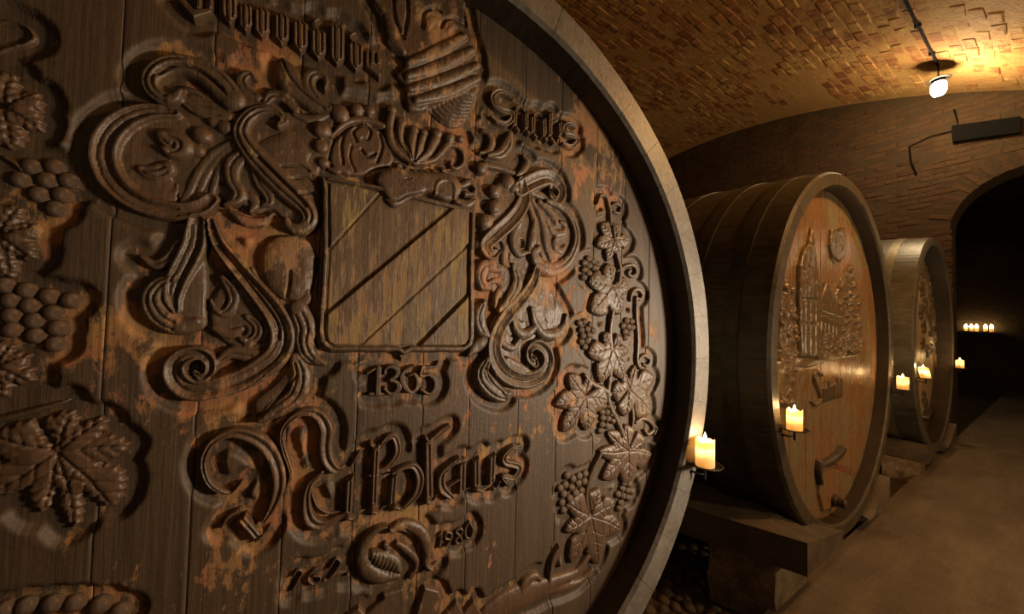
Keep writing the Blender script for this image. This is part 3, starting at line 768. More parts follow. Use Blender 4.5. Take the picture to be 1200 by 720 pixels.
s.stroke([(528, 168), (537, 171), (543, 180), (543, 191), (535, 197), (529, 194), (529, 189)], [8, 7, 6, 6, 6, 6, 4], 'round', 0.9)
blobs(s, [(468, 193.5, 4), (477, 197.5, 3.8), (485.5, 200, 3.8), (493.5, 201.5, 3.8), (501.5, 201.5, 3.8), (509, 200.5, 3.8), (520, 199, 4.2), (459, 128, 6.5), (471, 142, 6.5), (485, 152, 6.5), (497, 155, 5.5), (512, 156, 7), (527, 161, 7), (540, 162, 4.5)])
s.stroke([(462, 192), (476, 197), (493, 201), (512, 200), (530, 197)], 3.5, 'round', 0.7); s.groove([(483, 189), (466, 165), (464, 140)], 2.4, 0.006); s.groove([(484, 189), (477, 168), (476, 152)], 2.4, 0.006); s.groove([(485, 190), (488, 172), (490, 160)], 2.4, 0.006); s.groove([(486, 190), (498, 176), (504, 160)], 2.4, 0.006)
carve(s, 'crown', M_CARVE, O0); CROWN = [o for o in O0.children if o.name.startswith('crown')][-1]
s = Shape(K0, hmax=0.018, wall=0.006, lump=0.002)
s.poly([(436, 5), (449, 27), (453, 50), (473, 67), (473, 77), (463, 86), (473, 100), (477, 127), (490, 131), (503, 130), (517, 143), (533, 149), (547, 143), (557, 126), (563, 105), (561, 85), (562, 66), (551, 33), (547, 8), (540, -25), (470, -25), (440, -12)], 0.012, 0.02, smooth=3)
for a, b in (((478, 75), (543, 44)), ((477, 91), (553, 60)), ((480, 106), (559, 78)), ((487, 119), (559, 93))):
    a, b = np.array(a, float), np.array(b, float); m = (a+b)/2+np.array([0, 2.5])
    s.stroke([a, m, b], [10, 15, 10], 'round', 0.85, 0.006)
for k in range(9):
    t = k/9.0; s.groove([(506+44*t, 129-22*t), (518+37*t, 141-33*t), (534+25*t, 146-38*t), (549+12*t, 139-32*t), (560+2*t, 119-14*t)], 2.6, 0.006)
for P in ([(461, -2), (463, 22), (473, 45)], [(477, -5), (478, 15), (474, 40)], [(495, 32), (497, 15), (508, 9), (516, 14)], [(517, 32), (522, 23), (533, 21), (543, 26)], [(545, 8), (546, 30)]): s.groove(P, 5, 0.010)
s.stroke([(440, 0), (455, 20), (462, 45), (472, 60)], [8, 14, 16, 8], 'round', 0.6, 0.006); s.stroke([(500, 34), (506, 24), (514, 26)], [10, 12, 8], 'round', 0.6, 0.006); s.stroke([(524, 38), (532, 31), (541, 32)], [8, 10, 8], 'round', 0.6, 0.006)
carve(s, 'crest_wing', M_CARVE, O0)

# --- mantling, left side: acanthus scrolls
def scroll(strokes, polys=(), grooves=(), bl=(), **kw):
    s = Shape(K0, cell=kw.pop('cell', 0.0027), hmax=kw.pop('hmax', 0.023), wall=0.006, lump=0.0022, lumpscale=38)
    for P, H, bv in polys: s.poly(P, H, bv, smooth=4)
    for st in strokes: s.stroke(st[0], np.asarray(st[1], float)*1.14+0.6, st[2] if len(st) > 2 else ('broad' if max(st[1]) > 12 else 'round'), st[3] if len(st) > 3 else 0.75)
    for st in strokes:
        P = np.asarray(st[0], float); m = max(st[1]); n_ = len(P)
        if m >= 13 and n_ >= 4:
            A = catmull(P, 4); T_ = np.gradient(A, axis=0); T_ /= np.hypot(*T_.T)[:, None]+1e-9; N_ = np.c_[-T_[:, 1], T_[:, 0]]
            wv = np.interp(np.linspace(0, 1, len(A)), np.linspace(0, 1, len(st[1])), st[1]); e = int(len(A)*0.84)
            for o_ in ((-0.10, 0.24) if m > 20 else (0.08,)): s.groove((A+N_*(wv*o_)[:, None])[1:e:2], max(2.0, m*0.11), 0.0055 if m > 20 else 0.004, n=2)
    for P, wd, dp in grooves: s.groove(P, wd, dp)
    blobs(s, bl)
    carve(s, 'acanthus_scroll', M_CARVE, O0)
scroll([([(272, 116), (256, 98), (238, 85), (215, 77), (193, 79), (178, 92), (180, 107), (192, 116), (205, 117), (213, 109)], [30, 33, 31, 27, 24, 22, 20, 18, 14, 8]),
        ([(205, 110), (214, 104), (228, 106), (238, 113)], [5, 9, 10, 5]), ([(212, 116), (230, 128), (252, 133), (275, 138)], [8, 16, 18, 12])],
       grooves=[([(187, 89), (205, 80), (225, 82), (245, 93), (262, 108)], 5, 0.012)])
scroll([([(205, 133), (178, 131), (150, 139), (129, 157), (121, 180), (127, 204), (143, 224), (165, 238), (190, 246), (215, 248), (236, 243), (248, 234)], [12, 20, 26, 29, 30, 30, 29, 27, 25, 23, 21, 17], 'cup'),
        ([(192, 158), (176, 157), (167, 170), (169, 183), (181, 188), (196, 184)], [5, 8, 9, 9, 9, 5]), ([(192, 160), (203, 166), (211, 172), (203, 178), (193, 176)], [18, 30, 30, 20, 8]),
        ([(165, 198), (178, 202), (192, 199), (198, 195)], [10, 20, 22, 14]), ([(183, 207), (190, 212), (200, 210)], [6, 10, 5]), ([(195, 222), (204, 224), (207, 215)], [10, 9, 5])],
       polys=[([(145, 140), (180, 132), (210, 130), (224, 140), (224, 165), (212, 182), (200, 190), (203, 205), (208, 222), (205, 240), (178, 240), (150, 222), (130, 195), (130, 165)], 0.007, 0.02)],
       bl=[(236, 158, 13), (231, 176, 10), (264, 149, 11), (250, 142, 9)])
scroll([([(276, 163), (252, 176), (233, 198), (221, 222), (209, 243)], [6, 10, 11, 11, 8]), ([(277, 166), (257, 182), (242, 203), (232, 226), (224, 243)], [5, 8, 9, 9, 8]),
        ([(276, 170), (262, 186), (252, 208), (246, 232)], [5, 8, 9, 9]), ([(274, 174), (266, 190), (262, 205)], [4, 8, 5]), ([(222, 226), (228, 238), (238, 246)], [5, 8, 8])])
scroll([([(326, 150), (333, 141), (322, 131), (305, 131), (290, 140), (283, 156), (290, 172), (303, 188), (322, 208), (343, 228), (358, 243), (363, 258), (353, 268), (340, 266), (336, 258)], [6, 10, 13, 15, 17, 20, 24, 28, 30, 28, 22, 19, 16, 12, 8]),
        ([(288, 178), (273, 193), (272, 210), (280, 226), (275, 236), (263, 240)], [16, 20, 18, 16, 12, 5]), ([(299, 198), (304, 214), (313, 226), (316, 237), (307, 241)], [12, 14, 14, 10, 5]),
        ([(279, 238), (291, 229), (299, 238), (293, 248)], [6, 12, 12, 6]), ([(270, 248), (288, 259), (307, 259), (320, 250)], [8, 12, 11, 5])],
       polys=[([(300, 165), (330, 152), (352, 160), (366, 178), (364, 190), (374, 205), (376, 230), (374, 250), (360, 246), (335, 220), (312, 195)], 0.010, 0.025)],
       grooves=[([(303, 186), (325, 208), (345, 228), (358, 243)], 4, 0.012), ([(330, 195), (350, 194), (362, 200)], 4, 0.008), ([(340, 210), (358, 208), (372, 218)], 4, 0.006), ([(352, 228), (366, 226), (374, 236)], 4, 0.008)],
       bl=[(323, 145, 8)])
scroll([([(388, 129), (372, 119), (362, 104), (362, 91), (372, 86), (382, 94), (381, 105)], [10, 18, 18, 16, 12, 8, 5]), ([(301, 113), (287, 105), (283, 93), (291, 86), (299, 91)], [12, 16, 14, 10, 5]),
        ([(268, 116), (285, 120), (305, 123)], [14, 17, 10]), ([(310, 122), (318, 111), (333, 114), (346, 128)], [8, 14, 14, 10]), ([(345, 134), (365, 139), (388, 133)], [8, 12, 6])],
       polys=[([(328, 64), (323, 80), (324, 98), (332, 110), (350, 122), (366, 131), (386, 133), (374, 118), (362, 104), (358, 93), (350, 80), (338, 70)], 0.016, 0.022)], grooves=[([(330, 70), (340, 92), (358, 112), (380, 128)], 3, 0.006)])
scroll([([(388, 160), (402, 146), (416, 139.5), (432, 140), (449, 147)], [5, 8, 9, 9, 8], 'round', 1.0), ([(422, 178), (430, 187), (441, 185), (442, 176)], [5, 9, 8, 4]), ([(386, 197), (396, 200), (400, 192)], [6, 8, 5]), ([(420, 150), (430, 148), (436, 156), (431, 164), (424, 160)], [6, 8, 8, 6, 4])],
       polys=[([(396, 160), (415, 146), (440, 149), (452, 160), (462, 182), (458, 194), (440, 198), (424, 206), (400, 203), (386, 190), (388, 170)], 0.008, 0.012)], grooves=[([(418, 165), (414, 154), (424, 147), (434, 152), (432, 162), (425, 162)], 4, 0.007), ([(405, 152), (400, 170), (402, 192)], 4, 0.006), ([(445, 155), (448, 172), (442, 190)], 4, 0.007), ([(424, 175), (430, 183), (440, 180)], 4, 0.008), ([(412, 170), (410, 185), (416, 200)], 3, 0.005)], bl=[(398, 133, 12), (418, 128, 9), (433, 129, 8), (377, 152, 12), (376, 171, 10), (379, 190, 8)])
scroll([([(231, 258), (228, 285), (218, 308), (207, 330), (203, 350), (207, 364)], [20, 26, 26, 24, 18, 8], 'cup'), ([(209, 283), (199, 302), (181, 310), (163, 300)], [10, 16, 14, 5]), ([(206, 325), (186, 335), (178, 352), (188, 372), (210, 382), (230, 377)], [10, 20, 24, 26, 24, 12])],
       polys=[([(206, 268), (240, 260), (242, 300), (244, 330), (242, 357), (242, 382), (226, 391), (205, 391), (186, 383), (174, 367), (170, 350), (178, 335), (196, 318), (205, 295)], 0.010, 0.03)])
scroll([([(248, 260), (255, 283), (271, 305), (292, 330), (313, 355), (326, 375), (331, 395), (325, 415), (305, 432), (280, 446), (250, 455), (226, 457), (209, 446), (205, 430), (215, 418), (232, 414), (245, 421), (247, 434), (238, 442), (229, 436)], [10, 14, 18, 20, 24, 26, 28, 28, 28, 28, 28, 28, 26, 24, 22, 18, 14, 12, 9, 6], 'cup', 0.8),
        ([(254, 426), (270, 414), (290, 416), (313, 416)], [8, 16, 18, 8]), ([(282, 400), (295, 407), (310, 405), (317, 394)], [5, 10, 10, 5]), ([(289, 371), (301, 380), (302, 392), (292, 400), (281, 397)], [8, 13, 12, 10, 5]),
        ([(246, 352), (254, 366), (268, 370), (277, 361)], [5, 9, 9, 5]), ([(260, 325), (271, 340), (273, 355), (262, 367), (250, 362)], [8, 13, 13, 10, 6]), ([(250, 385), (268, 392), (282, 386)], [8, 14, 8])],
       grooves=[([(256, 288), (290, 330), (324, 376), (327, 398)], 4, 0.010), ([(240, 470), (275, 462), (310, 440)], 3, 0.006)])
scroll([([(329, 313), (342, 305), (354, 308), (358, 318), (352, 331)], [6, 9, 9, 7, 4]), ([(295, 315), (305, 336), (322, 353), (342, 359), (358, 352), (361, 341)], [5, 8, 10, 13, 12, 5])],
       polys=[([(310, 285), (325, 276), (345, 275), (362, 282), (371, 297), (371, 320), (366, 340), (355, 352), (340, 354), (322, 346), (310, 332), (305, 312), (305, 298)], 0.015, 0.035)], grooves=[([(340, 318), (339, 333), (336, 348)], 4, 0.010)])
scroll([([(349, 362), (358, 384), (356, 400), (363, 418), (380, 426)], [22, 26, 22, 18, 7]), ([(346, 418), (353, 440), (346, 464), (326, 479), (304, 493)], [12, 22, 24, 22, 7])],
       polys=[([(300, 494), (296, 480), (299, 468), (322, 450), (346, 424), (356, 430), (361, 446), (356, 462), (343, 474), (325, 486), (310, 498)], 0.009, 0.02)], grooves=[([(306, 488), (325, 468), (348, 440)], 3.5, 0.008)])
def foliage(P, holes, cell=0.003):
    s = Shape(K0, cell=cell, hmax=0.01, wall=0.005, lump=0.0035, lumpscale=30); s.poly(P, 0.0055, 0.012, smooth=3)
    for x, y, r in holes: s.groove([(x, y-r*0.4), (x, y+r*0.4)], r*2, 0.012, smooth=False)
    carve(s, 'acanthus_leaf', M_CARVE, O0)
foliage([(183, 119), (230, 104), (275, 108), (300, 118), (345, 130), (388, 130), (392, 158), (386, 186), (372, 205), (376, 240), (366, 262), (345, 268), (330, 256), (318, 246), (300, 250), (278, 238), (262, 236), (255, 225), (240, 240), (213, 243), (203, 225), (193, 210), (170, 202), (160, 172), (176, 145), (200, 133)], [(175, 173, 11), (259, 222, 8), (184, 209, 4), (308, 235, 5), (270, 245, 4)])
foliage([(246, 264), (258, 290), (276, 318), (262, 330), (246, 350), (246, 384), (262, 402), (285, 414), (300, 404), (318, 407), (326, 390), (312, 362), (290, 332), (264, 298)], [(238, 340, 6), (284, 388, 5), (268, 356, 5)])
foliage([(300, 298), (296, 330), (315, 352), (345, 362), (362, 350), (370, 395), (376, 420), (350, 424), (334, 402), (326, 372), (302, 340)], [(346, 328, 5), (322, 330, 4)])
# --- mantling, right side
scroll([([(562, 179), (572, 177), (577, 166), (573, 156), (565, 152)], [4, 8, 10, 8, 4]), ([(571, 183), (585, 181), (594, 171), (597, 158)], [5, 12, 14, 8]), ([(570, 192), (585, 195), (602, 202)], [8, 8, 6])], bl=[(564, 197, 8)], cell=0.003)
scroll([([(605, 206), (614, 199), (618, 189), (613, 182)], [4, 9, 8, 4]), ([(608, 222), (624, 213), (640, 208), (651, 214), (657, 226), (652, 236), (645, 230), (644, 221)], [18, 19, 18, 15, 11, 9, 6, 4], 'cup'), ([(621, 226), (632, 228), (644, 235)], [5, 9, 6])], cell=0.003)
scroll([([(610, 213), (613, 234), (601, 255), (580, 275), (568, 288), (575, 299), (584, 294)], [10, 16, 18, 18, 16, 12, 6], 'cup'), ([(587, 280), (592, 292), (591, 306), (597, 313)], [4, 8, 10, 4])],
       polys=[([(584, 211), (592, 207), (603, 208), (612, 214), (613, 234), (605, 250), (592, 266), (576, 284), (562, 296), (560, 286), (564, 276), (562, 262), (567, 254), (574, 249), (572, 242), (580, 236), (574, 228), (577, 221)], 0.012, 0.02)],
       bl=[(595, 214, 10), (579, 224, 8), (579, 243, 9), (569, 260, 10), (561, 287, 7), (602, 221, 8)], cell=0.003)
scroll([([(640, 236), (661, 246), (673, 266), (674, 286), (665, 306), (648, 316), (632, 311), (625, 298), (631, 291)], [5, 8, 9, 10, 12, 14, 14, 11, 6]), ([(619, 236), (627, 262), (630, 285), (636, 301)], [6, 9, 8, 5]), ([(623, 234), (636, 260), (640, 285), (646, 306)], [6, 9, 9, 5]),
        ([(632, 236), (646, 250), (652, 262)], [6, 9, 6]), ([(641, 262), (650, 273), (660, 273), (663, 265), (657, 260)], [4, 8, 8, 7, 4]), ([(652, 276), (650, 287), (657, 294), (662, 289)], [5, 7, 8, 5]), ([(645, 292), (648, 303), (654, 308)], [4, 7, 4]),
        ([(612, 256), (603, 272), (601, 285), (608, 297), (617, 296)], [7, 11, 10, 10, 5]), ([(626, 260), (624, 280), (619, 296)], [6, 11, 5])],
       polys=[([(622, 236), (640, 236), (660, 248), (672, 270), (670, 296), (655, 314), (635, 311), (627, 292), (626, 265)], 0.006, 0.02)], cell=0.003)
scroll([([(586, 315), (570, 312), (563, 322), (565, 334), (573, 338)], [10, 15, 15, 12, 6]), ([(572, 332), (582, 329), (589, 336), (583, 346), (580, 360)], [5, 8, 9, 8, 4]), ([(601, 312), (606, 330), (598, 350), (584, 364)], [8, 14, 14, 6])], 
       polys=[([(590, 310), (612, 318), (618, 335), (605, 352), (590, 366), (582, 362), (590, 340), (584, 324)], 0.008, 0.02)], cell=0.003)
scroll([([(629, 311), (624, 330), (612, 348), (596, 366), (584, 385), (578, 405), (582, 425), (595, 440), (615, 446), (632, 440), (641, 427), (639, 412), (628, 404), (619, 410), (619, 421), (626, 427), (626, 420)], [7, 12, 14, 16, 17, 18, 20, 20, 18, 17, 15, 13, 11, 8, 7, 7, 4], 'cup', 0.85),
        ([(600, 374), (606, 388), (616, 392), (627, 384)], [5, 10, 12, 8]), ([(587, 393), (592, 405), (602, 408), (609, 399)], [4, 8, 8, 5]), ([(622, 362), (627, 378), (635, 391), (648, 393), (660, 385), (663, 370)], [5, 10, 11, 12, 10, 5]), ([(594, 422), (606, 431), (619, 437)], [8, 13, 8])],
       polys=[([(628, 318), (645, 335), (655, 352), (664, 372), (655, 388), (640, 386), (630, 370), (620, 380), (606, 376), (602, 364), (618, 344)], 0.006, 0.02)], grooves=[([(636, 335), (648, 348), (650, 362)], 4, 0.008), ([(622, 352), (632, 362), (640, 378)], 4, 0.008)], cell=0.003)
scroll([([(567, 354), (561, 370), (564, 386), (572, 394)], [7, 15, 15, 7]), ([(548, 417), (559, 406), (571, 398)], [4, 14, 9]), ([(572, 420), (564, 438), (573, 453), (588, 464), (596, 461)], [9, 17, 21, 15, 5])], grooves=[([(568, 432), (575, 448), (588, 460)], 3, 0.008)], cell=0.003)

foliage([(571, 276), (600, 250), (612, 214), (640, 236), (645, 300), (630, 325), (602, 366), (586, 352), (572, 334), (566, 306)], [(578, 294, 4), (594, 300, 4), (612, 285, 4), (656, 284, 4)], 0.0034)
foliage([(600, 368), (628, 318), (655, 350), (665, 372), (656, 388), (632, 394), (626, 403), (616, 410), (612, 428), (625, 438), (600, 440), (584, 425), (580, 400)], [(612, 372, 4), (602, 398, 4), (644, 370, 5), (630, 418, 4)], 0.0034)
# --- vines
def leaf(c, tips, H=0.014, tooth=0.011, cell=0.0026, k=K0, mat=M_CARVE, name='vine_leaf', seed=1, bed=-0.016, wall=0.008):
    sh = Shape(k, cell=cell, hmax=0.02, wall=wall, lump=0.0012, lumpscale=45)
    C0 = np.array(px_local(k, *c)); Tm = [np.array(px_local(k, *t)) for t in tips]
    r = np.random.default_rng(seed); ang = [math.atan2(t[1]-C0[1], t[0]-C0[0]) for t in Tm]
    o = np.argsort(ang); Tm = [Tm[i] for i in o]; ang = [ang[i] for i in o]; n = len(Tm)
    gaps = [((ang[(i+1) % n]-ang[i]) % (2*math.pi)) for i in range(n)]; big = int(np.argmax(gaps))
    pts = []
    for i in range(n):
        a = ang[i]; L = np.hypot(*(Tm[i]-C0)); d = np.array([math.cos(a), math.sin(a)]); nn = np.array([-d[1], d[0]])
        gp, gn = gaps[i-1], gaps[i]
        wl = min(0.46, 0.60*math.tan(min(gp, 1.5)/2)); wr = min(0.46, 0.60*math.tan(min(gn, 1.5)/2))
        pts += [C0+d*L*0.62-nn*L*wl, C0+d*L*0.86-nn*L*wl*0.62, Tm[i], C0+d*L*0.86+nn*L*wr*0.62, C0+d*L*0.62+nn*L*wr]
        L2 = np.hypot(*(Tm[(i+1) % n]-C0)); am = a+gn/2
        pts.append(C0+np.array([math.cos(am), math.sin(am)])*min(L, L2)*(0.10 if i == big else 0.70))
    A = catmull(np.array(pts+[pts[0]]), 8)[:-1]
    sg = np.hypot(*np.diff(np.vstack([A, A[:1]]), axis=0).T); cu = np.r_[0, np.cumsum(sg)]
    N = int(cu[-1]/(tooth/3.0)); u = np.linspace(0, cu[-1], N, endpoint=False); AA = np.vstack([A, A[:1]])
    B = np.c_[np.interp(u, cu, AA[:, 0]), np.interp(u, cu, AA[:, 1])]
    tn = np.roll(B, -1, 0)-np.roll(B, 1, 0); tn /= np.hypot(*tn.T)[:, None]+1e-9
    saw = np.where(np.arange(N) % 3 == 0, 1.0, np.where(np.arange(N) % 3 == 1, 0.1, -0.35))*r.uniform(0.6, 1.3, N)
    B = B+np.c_[tn[:, 1], -tn[:, 0]]*(saw*tooth*0.27)[:, None]
    sh.poly_m(B, H, 0.03)
    sc = max(cell*1.6, 0.004)
    for i in range(n):
        L = np.hypot(*(Tm[i]-C0)); d = (Tm[i]-C0)/L; nn = np.array([-d[1], d[0]])
        sh.groove_m([C0+d*0.004, C0+d*L*0.5+nn*L*0.03, C0+d*L*0.93], sc*1.2, 0.0045)
        for f in (0.30, 0.52, 0.72):
            for sg_ in (-1, 1):
                q = C0+d*L*f; e = q+(d*0.75+nn*sg_*0.8)*L*(0.28-0.18*f)*1.15
                sh.groove_m([q, e], sc*0.9, 0.0028)
    SHAPES.append((k['name'], sh))
    return build_relief(sh, name, mat, k['o'], bed=bed, seed=seed)
def gmesh():
    V, F = [(0, 0, 1.0)], []
    n, m = 10, 4
    for i in range(1, m+1):
        ph = i*math.pi*0.5/m*1.06
        for q in range(n): V.append((math.sin(ph)*math.cos(2*math.pi*q/n), math.sin(ph)*math.sin(2*math.pi*q/n), math.cos(ph)))
    for q in range(n): F.append((0, 1+q, 1+(q+1) % n))
    for i in range(m-1):
        for q in range(n): F.append((1+i*n+q, 1+(i+1)*n+q, 1+(i+1)*n+(q+1) % n, 1+i*n+(q+1) % n))
    V = [(c_, a_, b_) for a_, b_, c_ in V]                            # dome towards +x
    return mesh('grape', V, F, True)
GM = gmesh(); GM.materials.append(M_CARVE)
def bunch(G, rx, ry, k=K0, bed=-0.016, h=1.0):
    s = Shape(k, cell=0.003, hmax=0.006, wall=0.004)
    for x, y in G: s.stroke([(x-0.5, y), (x+0.5, y)], min(rx, ry)*1.7, 'round', 0.3, smooth=False)
    SHAPES.append((k['name'], s)); b = build_relief(s, 'grape_bunch', M_CARVE, k['o'], bed=bed)
    for x, y in G:
        P = np.array(px_local(k, x, y)); a = np.array(px_local(k, x+1, y)); c = np.array(px_local(k, x, y+1))
        sy, sz = abs(a[0]-P[0])*rx, abs(c[1]-P[1])*ry
        o = link('grape', GM, None, b, (k['off']+bed+0.002, P[0], P[1])); o.scale = (0.9*h*(sy+sz)/2, sy, sz)
        o.rotation_euler = (random.uniform(-.2, .2), 0, 0)
    return b
def tendril(strokes, name='tendril', **kw):
    s = Shape(K0, cell=kw.get('cell', 0.0028), hmax=0.014, wall=0.005, lump=0.0006)
    for P, wd in strokes: s.stroke(P, wd, 'round', 1.0)
    return carve(s, name, M_CARVE, O0)
# right-hand vine
tendril([([(717, 262), (716, 245), (712, 231), (705, 229), (701, 238)], [5, 5, 4, 4, 3]), ([(716, 243), (723, 238), (729, 242), (727, 249), (721, 248)], [3, 4, 4, 4, 3])])
tendril([([(724, 318), (734, 312), (744, 311), (747, 319), (742, 324), (737, 320), (740, 316)], [3, 4, 5, 5, 4, 4, 3])])
tendril([([(740, 352), (742, 343), (749, 339), (754, 345), (751, 351), (747, 348)], [4, 5, 5, 5, 4, 3]), ([(747, 350), (747, 372), (749, 398), (748, 424), (752, 432)], [5, 5, 5, 5, 4])])
tendril([([(751, 430), (750, 422), (757, 417), (763, 422), (760, 429), (755, 427)], [4, 4, 5, 4, 4, 3])])
tendril([([(746, 496), (755, 491), (764, 496), (767, 504), (761, 510), (756, 505)], [4, 5, 5, 5, 5, 3]), ([(766, 497), (771, 503), (768, 510)], [3, 4, 3])])
tendril([([(719, 262), (722, 292), (728, 318), (722, 350), (716, 385), (717, 410), (716, 440), (714, 470), (727, 500), (738, 530)], [4, 5, 6, 6, 6, 7, 7, 7, 7, 6]), ([(686, 440), (695, 450), (708, 457), (716, 463)], [5, 7, 7, 6]), ([(741, 470), (743, 490), (741, 505)], [5, 5, 4])], name='vine_stem')
tendril([([(706, 530), (694, 556), (688, 580), (690, 604)], [5, 7, 7, 6])], name='vine_stem')
tendril([([(691, 652), (677, 672), (658, 682), (640, 692), (612, 702), (592, 712), (575, 724)], [8, 10, 14, 22, 28, 30, 30]), ([(640, 694), (660, 690), (680, 683), (695, 668)], [12, 12, 8, 4]),
         ([(612, 700), (615, 687), (627, 677), (634, 680)], [6, 12, 10, 5]), ([(644, 688), (646, 668), (650, 654), (656, 641)], [6, 6, 8, 4])], name='vine_stem')
leaf((719, 280), [(712, 306), (699, 287), (704, 262), (728, 264), (739, 282), (727, 302)], seed=1)
leaf((717, 335), [(690, 330), (693, 366), (729, 368), (738, 339), (713, 308)], seed=2)
leaf((717, 408), [(689, 414), (703, 449), (731, 444), (738, 412), (708, 390), (731, 396)], seed=3)
leaf((686, 465), [(651, 474), (659, 507), (688, 506), (713, 470), (667, 439), (690, 441)], seed=4)
leaf((737, 457), [(745, 428), (768, 442), (763, 484), (732, 489), (717, 460), (733, 436)], seed=5)
leaf((736, 529), [(702, 530), (706, 562), (735, 569), (764, 533), (712, 507), (734, 498), (757, 516)], seed=6)
leaf((692, 605), [(662, 623), (669, 662), (701, 662), (729, 621), (666, 591), (703, 573), (722, 590)], seed=7)
bunch([(691.5, 303), (686.5, 308), (697, 306), (692, 311), (686.5, 316), (698, 314), (692, 320), (686, 325), (702, 309)], 4.3, 4.3)
bunch([(681, 379), (687, 377), (694, 381), (683, 387), (690, 386), (697, 388), (685, 394), (692, 393), (683, 401), (690, 400), (687, 407)], 4.1, 4.3)
bunch([(736, 376), (742, 377), (732, 382), (738, 383), (743, 384), (734, 389), (739, 391), (735, 396)], 3.6, 4.2)
bunch([(709, 477), (715, 476), (720, 479), (707, 484), (713, 484), (719, 486), (708, 491), (714, 492), (720, 494), (707, 499), (713, 500), (705, 506)], 4.0, 4.4)
bunch([(666, 559), (673, 563), (680, 560), (687, 557), (658, 574), (664, 570), (671, 573), (679, 568), (686, 566), (662, 581), (669, 586), (676, 580), (683, 577), (660, 591), (668, 594), (662, 600)], 4.5, 5.0)
bunch([(733, 568), (739, 569), (731, 574), (737, 576), (742, 577), (726, 581), (732, 583), (738, 585), (729, 591), (727, 597)], 3.8, 4.6)
# left-hand vine
bunch([(32, 193), (60, 193), (19, 208.5), (51, 209), (77, 209.5), (41, 226), (69, 226.5), (61, 243)], 15.5, 10.5, h=0.8)
bunch([(0, 334), (26, 340), (53, 347), (79, 352), (7, 352), (30, 358), (58, 367), (8, 370), (35, 376), (63, 385), (9, 387), (37, 394), (60, 404)], 15, 10.5, h=0.8)
bunch([(25, 716), (57, 713), (84, 712), (114, 714), (138, 722), (-2, 722)], 16, 12, h=0.8)
leaf((66, 530), [(150, 524), (132, 596), (86, 622), (48, 603), (-20, 585), (82, 482), (122, 490), (-12, 512)], H=0.009, tooth=0.017, cell=0.0028, seed=8)
leaf((-5, 275), [(42, 262), (34, 305), (10, 325), (-50, 270), (20, 240)], H=0.010, tooth=0.016, cell=0.003, seed=9)
leaf((2, 125), [(40, 105), (46, 150), (10, 172), (-40, 120), (10, 82)], H=0.010, tooth=0.016, cell=0.003, seed=10)
leaf((-8, 430), [(32, 415), (34, 450), (0, 468), (-50, 430), (10, 402)], H=0.010, tooth=0.02, cell=0.003, seed=11)
tendril([([(-10, 21), (14, 22), (31, 31), (36, 42), (26, 48), (4, 53), (-10, 58)], [5, 6, 7, 8, 7, 6, 5])])
tendril([([(-8, 494), (28, 485), (55, 477), (78, 470)], [12, 12, 9, 4])], name='vine_stem'); tendril([([(0, 182), (14, 190), (22, 198)], [8, 9, 6])], name='vine_stem')

# --- pair of fish, roofs below
s = Shape(K0, cell=0.002, hmax=0.018, wall=0.008)
s.stroke([(453, 617), (441, 622), (428, 636), (424, 652), (430, 668), (446, 677), (466, 675)], [4, 9, 14, 17, 19, 18, 10]); s.stroke([(436, 650), (446, 656), (460, 660), (468, 668)], [10, 20, 20, 8]); s.stroke([(452, 640), (455, 648)], [8, 6])
for q in range(8): s.groove([(436+q*4, 644+q*2.5), (431+q*4, 660+q*2)], 2, 0.003, False)
blobs(s, [(454, 650, 4)]); carve(s, 'fish', M_CARVE, O0)
s = Shape(K0, cell=0.002, hmax=0.018, wall=0.008)
s.stroke([(458, 622), (470, 617), (484, 619), (496, 629), (501, 645), (499, 661), (505, 668)], [8, 14, 16, 15, 12, 8, 6]); s.stroke([(466, 638), (477, 646), (488, 658), (488, 668), (482, 677)], [7, 9, 8, 6, 8])
s.stroke([(495, 672), (506, 667), (512, 662)], [4, 7, 4]); blobs(s, [(461, 622, 5)]); s.groove([(474, 620), (490, 632), (495, 650)], 2.5, 0.004); carve(s, 'fish', M_CARVE, O0)
for P in ([(404, 724), (421, 711), (428, 718), (434, 724), (430, 740), (400, 740)], [(426, 722), (448, 703), (448, 697), (474, 688), (476, 702), (477, 740), (436, 740)], [(497, 687), (515, 692), (519, 702), (514, 740), (480, 740)], [(519, 724), (536, 703), (546, 722), (546, 740), (516, 740)], [(541, 721), (556, 702), (568, 724), (568, 740), (541, 740)]):
    s = Shape(K0, cell=0.0024, wall=0.010, lump=0.001); s.poly(P, 0.008, 0.006, prof='lin'); carve(s, 'carved_roof', M_CARVE, O0)

# ------------------------------------------------------------------ head boards
def bed_field(k, y0, y1, z0, z1, c=0.004, dil=0.027):
    xs = np.arange(y0, y1, c); zs = np.arange(z0, z1, c); X, Z = np.meshgrid(xs, zs, indexing='ij'); S = np.full(X.shape, 1.0)
    for nm, sh in SHAPES:
        if nm != k['name']: continue
        for typ, Q, r in sh.outlines():
            m = dil+0.03+(r.max() if r is not None else 0)
            if len(Q) > 70 and typ == 'p': Q = Q[::3]
            sl = sub(X, Z, Q, m); x, z = X[sl], Z[sl]
            if x.size == 0: continue
            s_ = sd_stroke(x, z, Q[::2] if len(Q) > 12 else Q, (r[::2] if len(Q) > 12 else r))[0] if typ == 's' else sd_poly(x, z, Q)
            S[sl] = np.minimum(S[sl], s_)
    wob = (fbm(X*12, Z*12, 5)-0.45)*0.008
    t = np.clip((dil+wob-S)/0.008+0.5, 0, 1); t = t*t*(3-2*t)
    return xs, zs, t
